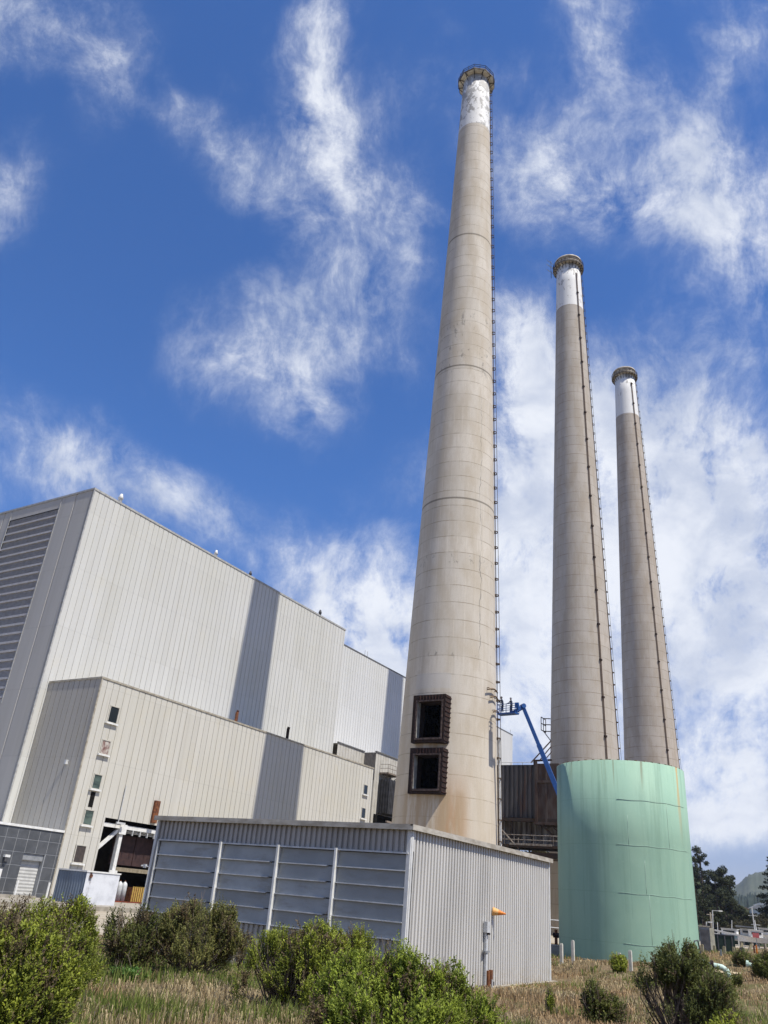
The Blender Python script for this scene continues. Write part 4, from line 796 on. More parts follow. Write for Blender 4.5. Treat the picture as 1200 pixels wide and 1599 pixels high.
# railing, valve and block seen past the shed's right corner
o = thing("pipe_rail", "white pipe railing glimpsed between the shed and the green tank", "railing", (*ar(862, 1470, 80)[:2], 0))
b = MB(); [b.tube([(0, -3, z), (0, 3, z)], .05, 6) for z in (1.9, 2.5)]; [b.tube([(0, q, 0), (0, q, 2.5)], .05, 6) for q in (-3, -1, 1, 3)]; b.build("rail", WHITE, o)
p = ar(869, 1470, 70); o = thing("fire_valve", "rusty valve stand between the shed and the green tank", "valve", (p[0], p[1], .0)); MB().tube([(0, 0, 0), (0, 0, 1.9)], .12, 10).build("pipe", RUST, o); MB().tube([(0, -.2, 1.5), (0, .2, 1.5)], .18, 10).build("wheel", DRUST, o)
p = ar(864, 1478, 66); o = MB().box(-1.2, 1.2, -1, 1, 0, .95).build("concrete_block", CONC, loc=(p[0], p[1], 0)); tag(o, "pale concrete block on the ground by the shed's right corner", "block")

# ------------------------------------------------------------------ posts, pipes, yard clutter at right
def hit(px, py):
    v = ray(px, py); v = v / math.hypot(v[0], v[1])
    for r_ in np.arange(15, 140, .5):
        if EYE[2] + v[2] * r_ <= gz(v[0] * r_, v[1] * r_): return r_
    return 140.
def post(px, pyt, pyb, r, wd, mat, name, lab, cat, group, lean=0):
    r = min(hit(px, pyb), r + 2); a = azim(px, pyb); x, y = pol(a, r); z0 = gz(x, y) - .15; z1 = ar(px, pyt, r)[2]
    o = thing(name, lab, cat, (x, y, z0), group=group); hgt = z1 - z0
    MB().bar((0, 0, 0), (lean * .5, -lean, hgt), wd).build("shaft", mat, o); MB().bar((lean * .5, -lean, hgt), (lean * .5, -lean, hgt + .05), wd * .75).build("cap", mat, o)
for px, pt, pb, r, lab in ((877.5, 1475, 1502, 50, "pale square post nearest the shed, before the green tank"), (895.5, 1470, 1497, 52, "pale square post before the tank, second from the shed"), (969, 1490, 1515, 50, "pale post half hidden by the round shrub"), (986, 1486, 1518, 46, "pale tall post just right of the round shrub")):
    post(px, pt, pb, r, .16, plain("post_cream", (.62, .60, .52), (.5, .47, .4), 3, .8) if "post_cream" not in D.materials else D.materials["post_cream"], "marker_post", lab, "post", "pale posts before the green tank")
YP = plain("post_buff", (.40, .35, .22), (.28, .24, .15), 4, .8)
for px, pt, pb, r, mt, lab, ln in ((1098, 1476, 1489, 84, YP, "buff post at the foot of the tank's right side", 0), (1117, 1478, 1489, 84, YP, "buff post between the grey cabinet and the dark bin", 0), (1127, 1484, 1494, 76, GREY, "short grey post before the dark green bin", 0), (1132.5, 1479, 1492, 80, YP, "buff post standing before the dark green bin", 0), (1147, 1480, 1490, 82, YP, "buff post at the right edge of the dark bin", 0), (1154, 1473, 1488, 84, YP, "leaning buff post right of the dark bin", .35), (1158, 1481, 1491, 80, DGREY, "dark thin stake, left one of the close trio", 0), (1161, 1480, 1492, 80, DGREY, "dark thin stake, middle one of the close trio", 0), (1164, 1481, 1493, 80, WOOD, "pale thin stake, right one of the close trio", 0), (1169, 1475, 1486, 90, YP, "leaning buff post left of the rust-red stake", .3), (1179, 1478, 1489, 86, RUST, "rust red stake beside the orange post", 0), (1182.5, 1477, 1486, 86, ORANGE, "orange marker post at the roadside", 0)):
    post(px, pt, pb, r, .13 if mt is not YP else .2, mt, "fence_post", lab, "post", "posts along the track at right", ln)
a = azim(1103, 1480); x, y = pol(a, 84); o = thing("utility_cabinet", "tall grey utility cabinet with a pale post, right of the tank", "cabinet", (x, y, gz(x, y) - .2), a)
MB().box(-.4, .4, -.42, .42, 0, 2.5).build("body", GREY, o); MB().box(-.45, .45, -.8, -.43, 0, 2.45).build("pillar", plain("pillar_pale", (.6, .56, .42), (.45, .42, .32), 3, .8), o); MB().box(-.45, .45, -.5, .8, 2.502, 2.6).build("top", WOOD, o); MB().box(-.42, -.402, -.35, .35, .2, 2.3).build("door", DGREY, o)
a = azim(1133, 1480); x, y = pol(a, 88); o = thing("waste_bin", "dark green steel skip behind the fence posts", "skip", (x, y, gz(x, y) - .1), a)
MB().box(-.8, .8, -.88, .88, .12, 1.5).build("body", plain("dark_green", (.012, .028, .02), (.02, .035, .027), 3, .5), o); MB().box(-.85, .85, -.93, .93, 1.5, 1.58).build("rim", DGREY, o); [MB().box(-.6 + q * 1.0, -.4 + q * 1.0, -.8, .8, 0, .12).build("skid", DGREY, o) for q in range(2)]; [MB().box(-.84, -.801, -.7 + q * .6, -.6 + q * .6, .15, 1.48).build("rib", DGREY, o) for q in range(3)]
MINT = plain("pipe_mint", (.50, .62, .54), (.36, .48, .4), 2, .6)
def bent(pts_px, r, rad_, lab):
    pts = [ar(px, py, r) for px, py in pts_px]; o = thing("ground_pipe", lab, "pipe", (pts[0][0], pts[0][1], pts[0][2]))
    sm = [];
    for i in range(len(pts) - 1):
        for u in (0, .5): sm.append(pts[i] * (1 - u) + pts[i + 1] * u)
    sm.append(pts[-1]); sm.append(pts[-1] - np.array([0, 0, .6]))
    MB().tube([q - pts[0] for q in sm], rad_, 12).build("pipe", MINT, o, True); m_ = (pts[0] + pts[1]) / 2 - pts[0]; k = pts[1] - pts[0]; k = k / np.linalg.norm(k)
    MB().tube([m_ + k * .1, m_ + k * .25], rad_ * 1.7, 12).build("flange", DRUST, o); MB().tube([m_ - k * .25, m_ - k * .1], rad_ * 1.7, 12).build("flange", MINT, o)
bent([(1097, 1507), (1116, 1508.5), (1128, 1511), (1135, 1516), (1139, 1524), (1140, 1534)], hit(1140, 1534) + .5, .125, "long mint green pipe bending down beside the tank")
bent([(1169, 1506), (1176, 1508), (1180, 1512), (1182, 1519)], hit(1182, 1519) + .5, .11, "short mint green pipe elbow near the right edge")

# ------------------------------------------------------------------ marina, lamps, houses, hills in the distance
def boat(px, pyb, r, ln, rz, hull, lab, cabin=True):
    a = azim(px, pyb); x, y = pol(a, r); z = ar(px, pyb, r)[2]; o = thing("moored_boat", lab, "boat", (x, y, z), a + rz, "boats laid up at the marina")
    w_ = ln * .16; b = MB(); st_ = [(-.5, .8, .0), (-.2, 1, 0), (.2, .9, .05), (.42, .45, .2), (.5, .02, .3)]; vs = []
    for u, s_, up in st_: vs += [(u * ln, -w_ * s_, 1.2 + up), (u * ln, -w_ * s_ * .55, .1), (u * ln, w_ * s_ * .55, .1), (u * ln, w_ * s_, 1.2 + up)]
    fs = []
    for i in range(4): n = i * 4; fs += [(n, n + 1, n + 5, n + 4), (n + 1, n + 2, n + 6, n + 5), (n + 2, n + 3, n + 7, n + 6), (n + 3, n, n + 4, n + 7)]
    fs += [(3, 2, 1, 0)]; b.add(vs, fs).build("hull", hull, o)
    if cabin:
        c = MB().prism([(-.25 * ln, -w_ * .7), (.12 * ln, -w_ * .6), (.18 * ln, 0), (.12 * ln, w_ * .6), (-.25 * ln, w_ * .7)], 1.22, 2.6).build("cabin", WHITE, o); MB().box(-.2 * ln, .1 * ln, -w_ * .72, w_ * .72, 1.8, 2.25).build("window", GLASS, c); MB().box(-.28 * ln, .16 * ln, -w_ * .78, w_ * .78, 2.602, 2.72).build("roof", WHITE, o)
    s = MB(); [s.box(u * ln - .15, u * ln + .15, -w_ * .6, w_ * .6, -1.0, .1) for u in (-.3, .1)]; s.build("cradle", WOOD, o)
    return o
bt = boat(1139, 1469, 240, 9, 1.3, WHITE, "white cabin boat laid up above the dark skip")
MB().tube([(-1, 0, 2.7), (-1.2, 0, 4.6)], .08, 6).build("mast", WHITE, bt); MB().tube([(2.5, 0, 1.4), (2.4, 0, 3.9)], .08, 6).build("mast", WHITE, bt)
bt = boat(1168, 1470, 235, 8, 1.5, plain("hull_teal", (.2, .35, .38), (.5, .52, .52), 1, .5), "boat with a grey canopy and teal hull, left of the red marker"); MB().prism([(-2.8, -2), (2.2, -2), (2.2, 2), (-2.8, 2)], 2.95, 3.25).build("canopy", GREY, bt); [MB().tube([(xx, yy, 2.6), (xx, yy, 2.95)], .06, 6).build("canopy_post", GREY, bt) for xx in (-2.5, 2) for yy in (-1.2, 1.2)]
bt = boat(1180, 1473, 225, 7, 1.8, WHITE, "white sailing boat under the two tall masts")
bt = boat(1196, 1468, 250, 8, 1.2, WHITE, "white wheelhouse boat at the right edge of the view")
for (px, py, px2, py2, lab) in ((1181, 1462, 1174.5, 1417, "taller pale mast above the marina"), (1184.5, 1462, 1179, 1437, "shorter pale mast beside the taller one")):
    a_, b_ = ar(px, py, 226), ar(px2, py2, 226); o = thing("boat_mast", lab, "mast", tuple(a_ - [0, 0, 3])); MB().tube([(0, 0, 0), tuple(b_ - a_ + np.array([0, 0, 3]))], .13, 8).build("spar", PALE, o); m_ = (b_ - a_) * .7 + np.array([0, 0, 3]); MB().tube([m_ - [0, 1, 0], m_ + [0, 1, 0]], .06, 6).build("crosstree", PALE, o)
a_, b_ = ar(1117, 1453, 232), ar(1155, 1461, 228); o = thing("white_gantry", "long white horizontal beam on short legs above the skip", "gantry", tuple(a_)); MB().bar((0, 0, 0), b_ - a_, .35).build("beam", WHITE, o); [MB().bar((b_ - a_) * u, (b_ - a_) * u - np.array([0, 0, 2.8]), .25).build("leg", WHITE, o) for u in (.18, .5, .95)]
a_ = ar(1181, 1461, 222); o = thing("red_marker", "small red-pink marker board under the masts", "sign", (a_[0], a_[1], a_[2] - 3)); MB().box(-.1, .1, -.7, .7, 2.5, 3.5).build("board", plain("marker_red", (.55, .09, .10), (.5, .2, .2), 2, .6), o); MB().tube([(0.15, 0, 0), (.15, 0, 2.6)], .07, 6).build("post", GREY, o)
for (px, pyt, pyb, r, arm, lab) in ((1103.5, 1440, 1460, 150, .35, "short lamp post with a box head right of the tank"), (1113, 1422, 1460, 170, 1.2, "tall street lamp with a long arm right of the tank")):
    a = azim(px, pyb); p0 = ar(px + (1 if arm < 1 else 0), pyb, r); p1 = ar(px, pyt, r); o = thing("street_lamp", lab, "street lamp", (p0[0], p0[1], p0[2] - 3)); d1 = p1 - p0 + np.array([0, 0, 3]); MB().tube([(0, 0, 0), tuple(d1)], .1, 8).build("pole", PALE, o); MB().bar(d1, d1 + np.array([.3 * arm, -arm, 0]), .1).build("arm", PALE, o); MB().bar(d1 + np.array([.2 * arm, -arm * .8, 0]), d1 + np.array([.5 * arm, -arm * .8 - .6, .02]), .4, .18).build("lamp_head", WHITE, o)
p0 = ar(1113, 1460, 180); p1 = ar(1109.5, 1425, 180); o = thing("utility_pole", "bare slanting utility pole left of the tall street lamp", "pole", (p0[0], p0[1], p0[2] - 3)); MB().tube([(0, 0, 0), tuple(p1 - p0 + np.array([0, 0, 3]))], .14, 8).build("pole", WOOD, o); MB().bar(p1 - p0 + np.array([-.4, .6, 2.6]), p1 - p0 + np.array([.4, -.6, 2.6]), .12).build("crossarm", WOOD, o)

def hills():
    def ridge(name, r, az0, az1, fn, mat, depth, nseg=60, rough=0):
        rng = np.random.default_rng(int(r)); V = []; F = []; prof = (0, .25, .5, .75, 1.0, 1.5)
        for i in range(nseg + 1):
            a = az0 + (az1 - az0) * i / nseg; hh = fn(a)
            for j, q in enumerate(prof):
                rr = r + depth * q; zz = (hh * math.sin(min(q, 1) * math.pi / 2) * (1 if q <= 1 else .6)) - 4 * (1 - min(q, 1)); zz += rng.normal(0, rough) if 0 < j < 5 else 0
                x, y = pol(a, rr); V.append((x, y, zz))
        k = len(prof)
        for i in range(nseg):
            for j in range(k - 1): F.append((i * k + j, i * k + j + 1, (i + 1) * k + j + 1, (i + 1) * k + j))
        m = MB(); m.add(V, [f[::-1] for f in F]); o = m.build(name, mat, None, True); tag(o, kind="structure"); return o
    t = NT("wood_floor"); c = t.mix(t.ramp(t.noise(.06, 6, .7), .4, .62), (.02, .03, .014), (.06, .07, .03)); WF = t.fin(c, .95, 0, .1)
    def h1(a): a = math.degrees(a); return float(np.interp(a, [3, 6, 7.5, 8.8, 10.2, 11.5, 14, 18, 22], [6, 8, 11, 15, 22, 27, 26, 20, 8]))
    ridge("wooded_hill", 300, R(2), R(24), h1, WF, 130, 80, .5)
    t = NT("far_scrub"); c = t.mix(t.ramp(t.noise(.02, 6, .7), .42, .6), (.02, .032, .028), (.038, .05, .04)); F2 = t.fin(c, .95, 0, .1)
    def h2(a): a = math.degrees(a); return float(np.interp(a, [0, 4, 6, 7, 8, 8.8, 9.5, 10.5, 14], [70, 66, 62, 59, 55, 56, 48, 40, 30]) + 2.2 * math.sin(a * 41) + 1.6 * math.sin(a * 97 + 1))
    ridge("far_ridge", 1150, R(0), R(14), h2, F2, 300, 220, 2)
    t = NT("hill_grass"); c = t.mix(t.ramp(t.noise(.006, 6, .65), .4, .62), (.075, .09, .06), (.105, .115, .08)); c = t.mix(t.ramp(t.noise(.018, 6, .7), .52, .64, 0, .8), c, (.045, .06, .045)); F3 = t.fin(c, .95, 0, .1)
    def h3(a): a = math.degrees(a); return float(np.interp(a, [-3, 3, 5.5, 6.6, 7.3, 7.9, 8.5, 9.2, 10, 13], [300, 270, 232, 222, 212, 193, 166, 140, 110, 70]) * .92 + 3 * math.sin(a * 5))
    ridge("green_hill", 2500, R(-4), R(14), h3, F3, 700, 200, 1.5)
hills()
def house(px, py, r, wd, hgt, rz, wall, roofc, lab):
    a = azim(px, py); x, y = pol(a, r); z = ar(px, py, r)[2]; o = thing("hillside_house", lab, "house", (x, y, z), a + rz, "houses on the wooded slope")
    b = MB().box(-3, 3, -wd / 2, wd / 2, -3, hgt); b.build("wall", wall, o)
    q = wd / 2 + .5; MB().add([(-3.5, -q, hgt), (3.5, -q, hgt), (3.5, q, hgt), (-3.5, q, hgt), (-3.5, 0, hgt + 1.7), (3.5, 0, hgt + 1.7)], [(0, 1, 5, 4), (2, 3, 4, 5), (0, 4, 3), (1, 2, 5)]).build("roof", roofc, o)
    for u in (-.25, .22): f = MB().box(-3.08, -2.98, u * wd - .8, u * wd + .8, .7, 2.3).build("window", GLASS, o); MB().box(-3.14, -3.082, u * wd - .06, u * wd + .06, .7, 2.3).build("frame", WHITE, f)
house(1164, 1433, 430, 6.5, 2.4, .25, plain("house_cream", (.55, .5, .44), (.45, .4, .35), 1, .8), plain("roof_brown", (.16, .10, .075), (.1, .07, .05), 1, .8), "low cream house half buried in the slope trees")
house(1184, 1436, 400, 5.5, 3.8, .1, WHITE, plain("roof_grey", (.35, .35, .36), (.28, .28, .29), 1, .8), "white gabled house above the marina masts")
house(1196, 1424, 470, 9, 2.6, -.1, WHITE, plain("roof_white", (.6, .6, .6), (.5, .5, .5), 1, .8), "white-roofed house highest on the slope at right edge")
p = ay(835, 1332, 130)
def leaf_cloud(rng, cen, rad, n, size, c1, c2):
    """leaf-sized faces in clumps through a volume of ellipsoids"""
    V = []; Cc = []; nl = len(cen)
    wts = np.array([q[0] * q[1] * q[2] for q in rad]) ** .7; idx = rng.choice(nl, n, p=wts / wts.sum())
    d = rng.normal(size=(n, 3)); d /= np.linalg.norm(d, axis=1)[:, None]; rr = rng.random(n) ** .45
    pos = np.array(cen)[idx] + d * rr[:, None] * np.array(rad)[idx]
    e1 = rng.normal(size=(n, 3)); e1 /= np.linalg.norm(e1, axis=1)[:, None]; e2 = np.cross(e1, rng.normal(size=(n, 3))); e2 /= np.linalg.norm(e2, axis=1)[:, None]
    s = size * (.6 + .8 * rng.random(n))[:, None]
    V = np.stack([pos - e1 * s, pos - e2 * s * .5, pos + e1 * s, pos + e2 * s * .5], 1).reshape(-1, 3)
    t = rng.random((n, 1)) * .6 + .4 * rng.random((nl, 1))[idx]; cc = np.array(c1) * (1 - t) + np.array(c2) * t
    return V, np.arange(n * 4).reshape(-1, 4), np.repeat(cc, 4, 0)
def make_tree(seed, hgt, spread, kind):
    rng = np.random.default_rng(seed); o = thing("tree", "x", "tree"); cen, rad = [], []
    if kind == 'gum':
        for i in range(16): a = rng.random() * 6.28; q = rng.random() ** .6 * spread; zz = hgt * (.35 + .62 * rng.random()); cen.append((q * math.cos(a) * (1.15 - zz / hgt * .6), q * math.sin(a) * (1.15 - zz / hgt * .6), zz)); s = spread * (.22 + .22 * rng.random()); rad.append((s, s, s * .75))
        c1, c2, n, sz = (.022, .030, .014), (.075, .085, .038), 2600, .36
    elif kind == 'scrub':
        for i in range(9): a = rng.random() * 6.28; q = rng.random() ** .6 * spread * .8; cen.append((q * math.cos(a), q * math.sin(a), hgt * (.3 + .45 * rng.random()))); s = spread * .42; rad.append((s, s, hgt * .3))
        c1, c2, n, sz = (.03, .035, .014), (.10, .085, .038), 1800, .34
    else:
        for i in range(22): u = i / 21; a = i * 2.4; q = spread * (1 - u) * (.35 + .4 * rng.random()); cen.append((q * math.cos(a), q * math.sin(a), hgt * (.12 + .86 * u))); s = spread * (.42 * (1 - u) + .1); rad.append((s, s, s * .3))
        c1, c2, n, sz = (.008, .014, .009), (.022, .032, .018), 2600, .34
    V, F, cc = leaf_cloud(rng, cen, rad, n, sz, c1, c2); fast("crown", V, F, FARLEAF, o, cc)
    tb = MB().tube([(0, 0, -2), (.1, .05, hgt * .35), (-.1, .1, hgt * .7), (0, 0, hgt * .93)], [hgt * .022, hgt * .017, hgt * .011, hgt * .004], 8)
    for i in range(7): q = cen[i]; zz = q[2] * .62; tb.tube([(0, 0, zz), (q[0] * .6, q[1] * .6, q[2] * .85), q], [hgt * .009, hgt * .006, hgt * .003], 6)
    tb.build("trunk", TRUNK, o); return o
protos = {k: [make_tree(10 * j + i, *hs, k) for i, hs in enumerate(v)] for j, (k, v) in enumerate({'gum': [(19, 5), (15, 5), (17, 4.2)], 'scrub': [(7, 5), (5.5, 4)], 'fir': [(17, 6)]}.items())}
used = set()
def plant(kind, i, px, pyb, r, sc=1, lab=None, grp=None):
    p_ = protos[kind][i]; a = azim(px, pyb); x, y = pol(a, r); z = ar(px, pyb, r)[2]; o = p_ if (kind, i) not in used else copy_tree(p_); used.add((kind, i))
    o.location = (x, y, z); o.rotation_euler = (0, 0, random.random() * 6.28); o.scale = (sc, sc, sc * random.uniform(.92, 1.08)); tag(o, lab, "tree", grp); return o
G_ = "dark trees of the wood on the slope"; LW = "dark green tree in the dense wood on the slope right of the tank"
plant('gum', 0, 1099, 1400, 330, .78, "tallest gum tree of the wood, top against the sky beside the tank", G_); plant('gum', 1, 1120, 1410, 325, .8, "gum tree with a ragged crown second along the skyline", G_); plant('gum', 2, 1133, 1412, 335, .7, "gum tree lowest along the skyline before the far hills", G_)
wood = [('gum', 0, 1092, 1425), ('gum', 1, 1085, 1400), ('gum', 2, 1108, 1420), ('gum', 1, 1098, 1445), ('gum', 0, 1110, 1450), ('gum', 2, 1118, 1440), ('gum', 1, 1128, 1440), ('gum', 0, 1125, 1460), ('gum', 2, 1137, 1455), ('gum', 1, 1090, 1462), ('gum', 2, 1103, 1465), ('gum', 0, 1142, 1440), ('gum', 1, 1117, 1462), ('gum', 2, 1080, 1430), ('gum', 0, 1075, 1460), ('gum', 1, 1132, 1425)]
for k_, i_, px, py in wood: plant(k_, i_, px, py, 300 + (1470 - py) * .9, .75 * random.uniform(.85, 1.1), LW, G_)
for (i_, px, py, s_) in ((1, 1143, 1448, .62), (2, 1150, 1450, .55), (0, 1156, 1452, .42), (1, 1163, 1453, .42), (2, 1138, 1444, .7), (1, 1170, 1455, .36), (0, 1147, 1458, .5)): plant('gum', i_, px, py, 300 + (1470 - py) * .9, s_, 'dark tree where the wood slopes down toward the houses', G_)
for (i_, px, py, s_) in ((0, 1146, 1440, 1), (1, 1152, 1445, 1.1), (0, 1158, 1450, 1), (1, 1150, 1460, 1.2), (0, 1163, 1455, 1), (1, 1170, 1450, 1.1), (0, 1141, 1462, 1), (1, 1177, 1455, 1), (0, 1158, 1465, .9), (1, 1168, 1440, .8), (0, 1189, 1455, 1), (1, 1195, 1450, 1.1), (0, 1172, 1464, .9), (1, 1148, 1430, .9), (0, 1155, 1436, .8)): plant('scrub', i_, px, py, 300 + (1470 - py) * 1.2, s_ * .8, "brownish green scrub tree on the slope between the wood and the houses", "scrub trees around the houses")
plant('fir', 0, 1214, 1446, 230, .85, "dark conifer with level boughs at the right edge", None)
plant('scrub', 0, 842, 1345, 170, .9, "leafy tree far off under the flue duct", None); plant('scrub', 1, 850, 1340, 176, 1.0, "second tree under the flue duct, against the middle chimney", None)

# ------------------------------------------------------------------ bushes
def bush(name, lab, px, r, lobes, seed, nspr, leaf=.034, c=((.05, .085, .012), (.16, .24, .035)), woody=.25, stems=40, base=None, group="shrubs in the foreground field", k=12, lowcut=.12):
    """lobes: (px, py_centre, half width px, half height px) measured along the sight line's plane at distance r"""
    rng = np.random.default_rng(seed); a = azim(px, 1500); x0, y0 = pol(a, r); z0 = gz(x0, y0); o = thing(name, lab, "shrub", (x0, y0, z0), group=group)
    scl = r / FPX * .97; cen, rad = [], []
    for (lx, ly, hw, hh) in lobes:
        p_ = ar(lx, ly, r + rng.uniform(-.25, .25) * hw * scl); cen.append(p_ - np.array([x0, y0, z0])); rad.append((hw * scl, hw * scl * .9, hh * scl))
    cen, rad = np.array(cen), np.array(rad); cen0, rad0 = cen.copy(), rad.copy(); sh = leaf * 3.6; rad = np.maximum(rad - sh, rad * .45); cen[:, 2] -= sh * .4; pts = []; outs = []; ntuft = max(14, nspr // 36)
    while len(pts) < ntuft:
        m_ = 4000; w_ = (rad[:, 0] * rad[:, 2]) + .01; idx = rng.choice(len(cen), m_, p=w_ / w_.sum()); d = rng.normal(size=(m_, 3)); d /= np.linalg.norm(d, axis=1)[:, None]
        dep = 1 - np.abs(rng.normal(0, .16, m_)); q = cen[idx] + d * rad[idx] * dep[:, None]
        ins = np.zeros(m_, bool)
        for j in range(len(cen)): ins |= (idx != j) & ((((q - cen[j]) / rad[j]) ** 2).sum(1) < .5)
        lump = np.sin(q[:, 0] * 9 / max(rad[0, 0], .3) + seed) * np.sin(q[:, 1] * 8 / max(rad[0, 0], .3) + 2 * seed) * np.sin(q[:, 2] * 9 / max(rad[0, 0], .3) + 3 * seed)
        tp = (cen[:, 2] + rad[:, 2]).max(); low = np.clip((q[:, 2] - lowcut * tp) / (.35 * tp), .04, 1)
        ok = ~ins & (q[:, 2] > .04) & (lump > -.16) & (rng.random(m_) < low)
        pts += list(q[ok]); outs += list(d[ok])
    T_ = np.array(pts[:ntuft]); TO = np.array(outs[:ntuft]); n0 = nspr; nspr = nspr * 2; ti_ = rng.integers(0, ntuft, nspr)
    tr = leaf * 2.1 * rng.uniform(.6, 1.4, ntuft)[ti_]
    P_ = T_[ti_] + rng.normal(0, 1, (nspr, 3)) * tr[:, None] * np.array([.8, .8, 1.7]); P_[:, 2] = np.maximum(P_[:, 2], .03)
    O_ = TO[ti_] * .55 + np.array([0, 0, .8]) + rng.normal(0, .22, (nspr, 3)); O_ /= np.linalg.norm(O_, axis=1)[:, None]
    spike = np.where(rng.random(ntuft) < .22, 1.28, np.where(rng.random(ntuft) < .3, .86, 1.02))
    L0 = leaf * rng.uniform(3.5, 7.0, nspr); tip_ = P_ + O_ * L0[:, None]; keep = np.zeros(nspr, bool)
    for j in range(len(cen0)): keep |= (((tip_ - cen0[j]) / (rad0[j] * spike[ti_][:, None])) ** 2).sum(1) < 1
    P_, O_, ti_, L0 = P_[keep][:n0], O_[keep][:n0], ti_[keep][:n0], L0[keep][:n0]; nspr = len(P_)
    ttone = rng.normal(0, .24, ntuft)[ti_]; tdead = (rng.random(ntuft) < woody * .4)[ti_]
    # each sprig: k leaves spiralling up a short shoot
    Ls = L0; tt = (np.arange(k) + .5) / k
    pos = P_[:, None] + O_[:, None] * (Ls[:, None] * tt[None])[..., None]
    e = rng.normal(size=(nspr, k, 3)); e -= (e * O_[:, None]).sum(-1, keepdims=True) * O_[:, None]; e /= np.linalg.norm(e, axis=-1, keepdims=True)
    dr = e * .75 + O_[:, None] * .65; dr /= np.linalg.norm(dr, axis=-1, keepdims=True); sd = np.cross(dr, O_[:, None] + rng.normal(0, .35, (nspr, k, 3))); sd /= np.linalg.norm(sd, axis=-1, keepdims=True)
    ln = leaf * rng.uniform(.7, 1.3, (nspr, k, 1)) * rng.uniform(.65, 1.4, ntuft)[ti_][:, None, None]; wd = ln * .26
    V = np.stack([pos, pos + dr * ln * .55 - sd * wd, pos + dr * ln, pos + dr * ln * .55 + sd * wd], 2).reshape(-1, 3)
    tone = np.clip(rng.normal(.42, .2, (nspr, 1)) + ttone[:, None], 0, 1); tip = np.clip(tone[:, None] * .7 + .4 * tt[None, :, None] - .05, 0, 1)
    cc = np.array(c[0]) * (1 - tip) + np.array(c[1]) * tip; dead = (rng.random(nspr) < woody * .25) | tdead; cc[dead] = np.array([.16, .12, .065]) * rng.uniform(.6, 1.2, (dead.sum(), 1, 1))
    cc = np.repeat(cc.reshape(-1, 3), 4, 0); fast("foliage", V, np.arange(len(V)).reshape(-1, 4), LEAF, o, cc)
    sb = MB(); bs = base or (0, 0)
    ti = rng.choice(nspr, min(stems, nspr), replace=False)
    for i_n, i in enumerate(ti):
        q = P_[i] + (O_[i] * leaf * rng.uniform(4, 9) if i_n % 4 == 0 else 0); b0 = np.array([bs[0] + rng.normal(0, .06), bs[1] + rng.normal(0, .06), -.05]); mid = b0 * .5 + q * .5 + rng.normal(0, .05, 3); mid[2] = b0[2] * .55 + q[2] * .45; th = .011 if r < 25 else .02
        sb.tube([b0, b0 * .72 + mid * .28 + np.array([0, 0, .05]), mid, q * .8 + mid * .2 + rng.normal(0, .03, 3), q], [th * 1.7, th * 1.3, th, th * .6, th * .3], 5, False)
        for _ in range(3): u = rng.uniform(.3, .95); s0 = mid * (1 - u) + q * u; sb.tube([s0, s0 + (O_[rng.integers(nspr)] * .6 + (q - mid) * .3) * rng.uniform(.15, .4)], [th * .5, th * .2], 4, False)
    sb.build("stem", STEM, o); return o
GRN = ((.045, .065, .010), (.40, .45, .06)); OLV = ((.05, .060, .018), (.30, .29, .085)); DRK = ((.035, .046, .014), (.20, .22, .055))
bush("coyote_bush", "large bright green bush filling the bottom left corner", 30, 9.5, [(10, 1550, 88, 92), (-40, 1560, 70, 80), (62, 1585, 56, 70)], 1, 10000, .028, GRN, .4, 200)
bush("coyote_bush", "taller dark green bush behind the corner bush, tips against the container", 80, 14, [(26, 1490, 52, 58), (70, 1490, 26, 58), (112, 1480, 34, 64), (108, 1510, 54, 42), (-20, 1480, 40, 50)], 2, 8000, .03, GRN, .35, 140)
bush("coyote_bush", "thin open grey-green bush left of the shed panels", 205, 20, [(185, 1463, 30, 32), (222, 1470, 32, 40), (205, 1490, 36, 30)], 3, 1700, .042, DRK, .5, 70)
bush("coyote_bush", "round olive bush in front of the shed's left bay", 303, 20, [(300, 1472, 62, 56), (348, 1452, 26, 40), (268, 1480, 42, 50), (300, 1500, 60, 34), (375, 1490, 28, 34)], 4, 6500, .036, OLV, .4, 170, lowcut=.2)
bush("coyote_bush", "broad vase-shaped bush with bare stems before the shed panels", 480, 14, [(428, 1508, 46, 44), (500, 1500, 60, 46), (556, 1500, 32, 40), (390, 1535, 24, 34), (480, 1530, 62, 36)], 5, 5500, .029, GRN, .3, 260, base=(-.05, .35), lowcut=.42)
bush("coyote_bush", "bright leafy bush at bottom centre under the shed corner", 610, 10.5, [(555, 1562, 66, 62), (630, 1552, 46, 62), (690, 1570, 46, 50), (610, 1600, 130, 60), (742, 1598, 46, 36), (536, 1530, 24, 36)], 6, 11000, .029, ((.045, .07, .010), (.38, .46, .06)), .35, 190)
bush("coyote_bush", "sprawling shrub with a bare twiggy left side at lower right", 1075, 16, [(1054, 1505, 40, 28), (1088, 1515, 24, 26), (1006, 1528, 22, 18), (1106, 1560, 44, 38), (1075, 1590, 60, 30), (1130, 1585, 34, 26)], 7, 4300, .031, DRK, .3, 260, base=(0, .3))
bush("coyote_bush", "small dark bush at the bottom edge left of the sprawling shrub", 935, 17, [(925, 1560, 18, 22), (950, 1572, 22, 20), (940, 1590, 36, 22), (975, 1580, 16, 14)], 8, 1300, .036, DRK, .5, 80)
bush("coyote_bush", "slender weedy shoot right of the shed's bottom corner", 860, 19, [(861, 1560, 7, 16), (858, 1580, 9, 14)], 9, 220, .034, GRN, .3, 10)
bush("coyote_bush", "round bright bush hiding the foot of a pale post before the tank", 968, 47, [(967, 1504, 13, 12), (968, 1510, 12, 9)], 10, 900, .075, GRN, .2, 20)
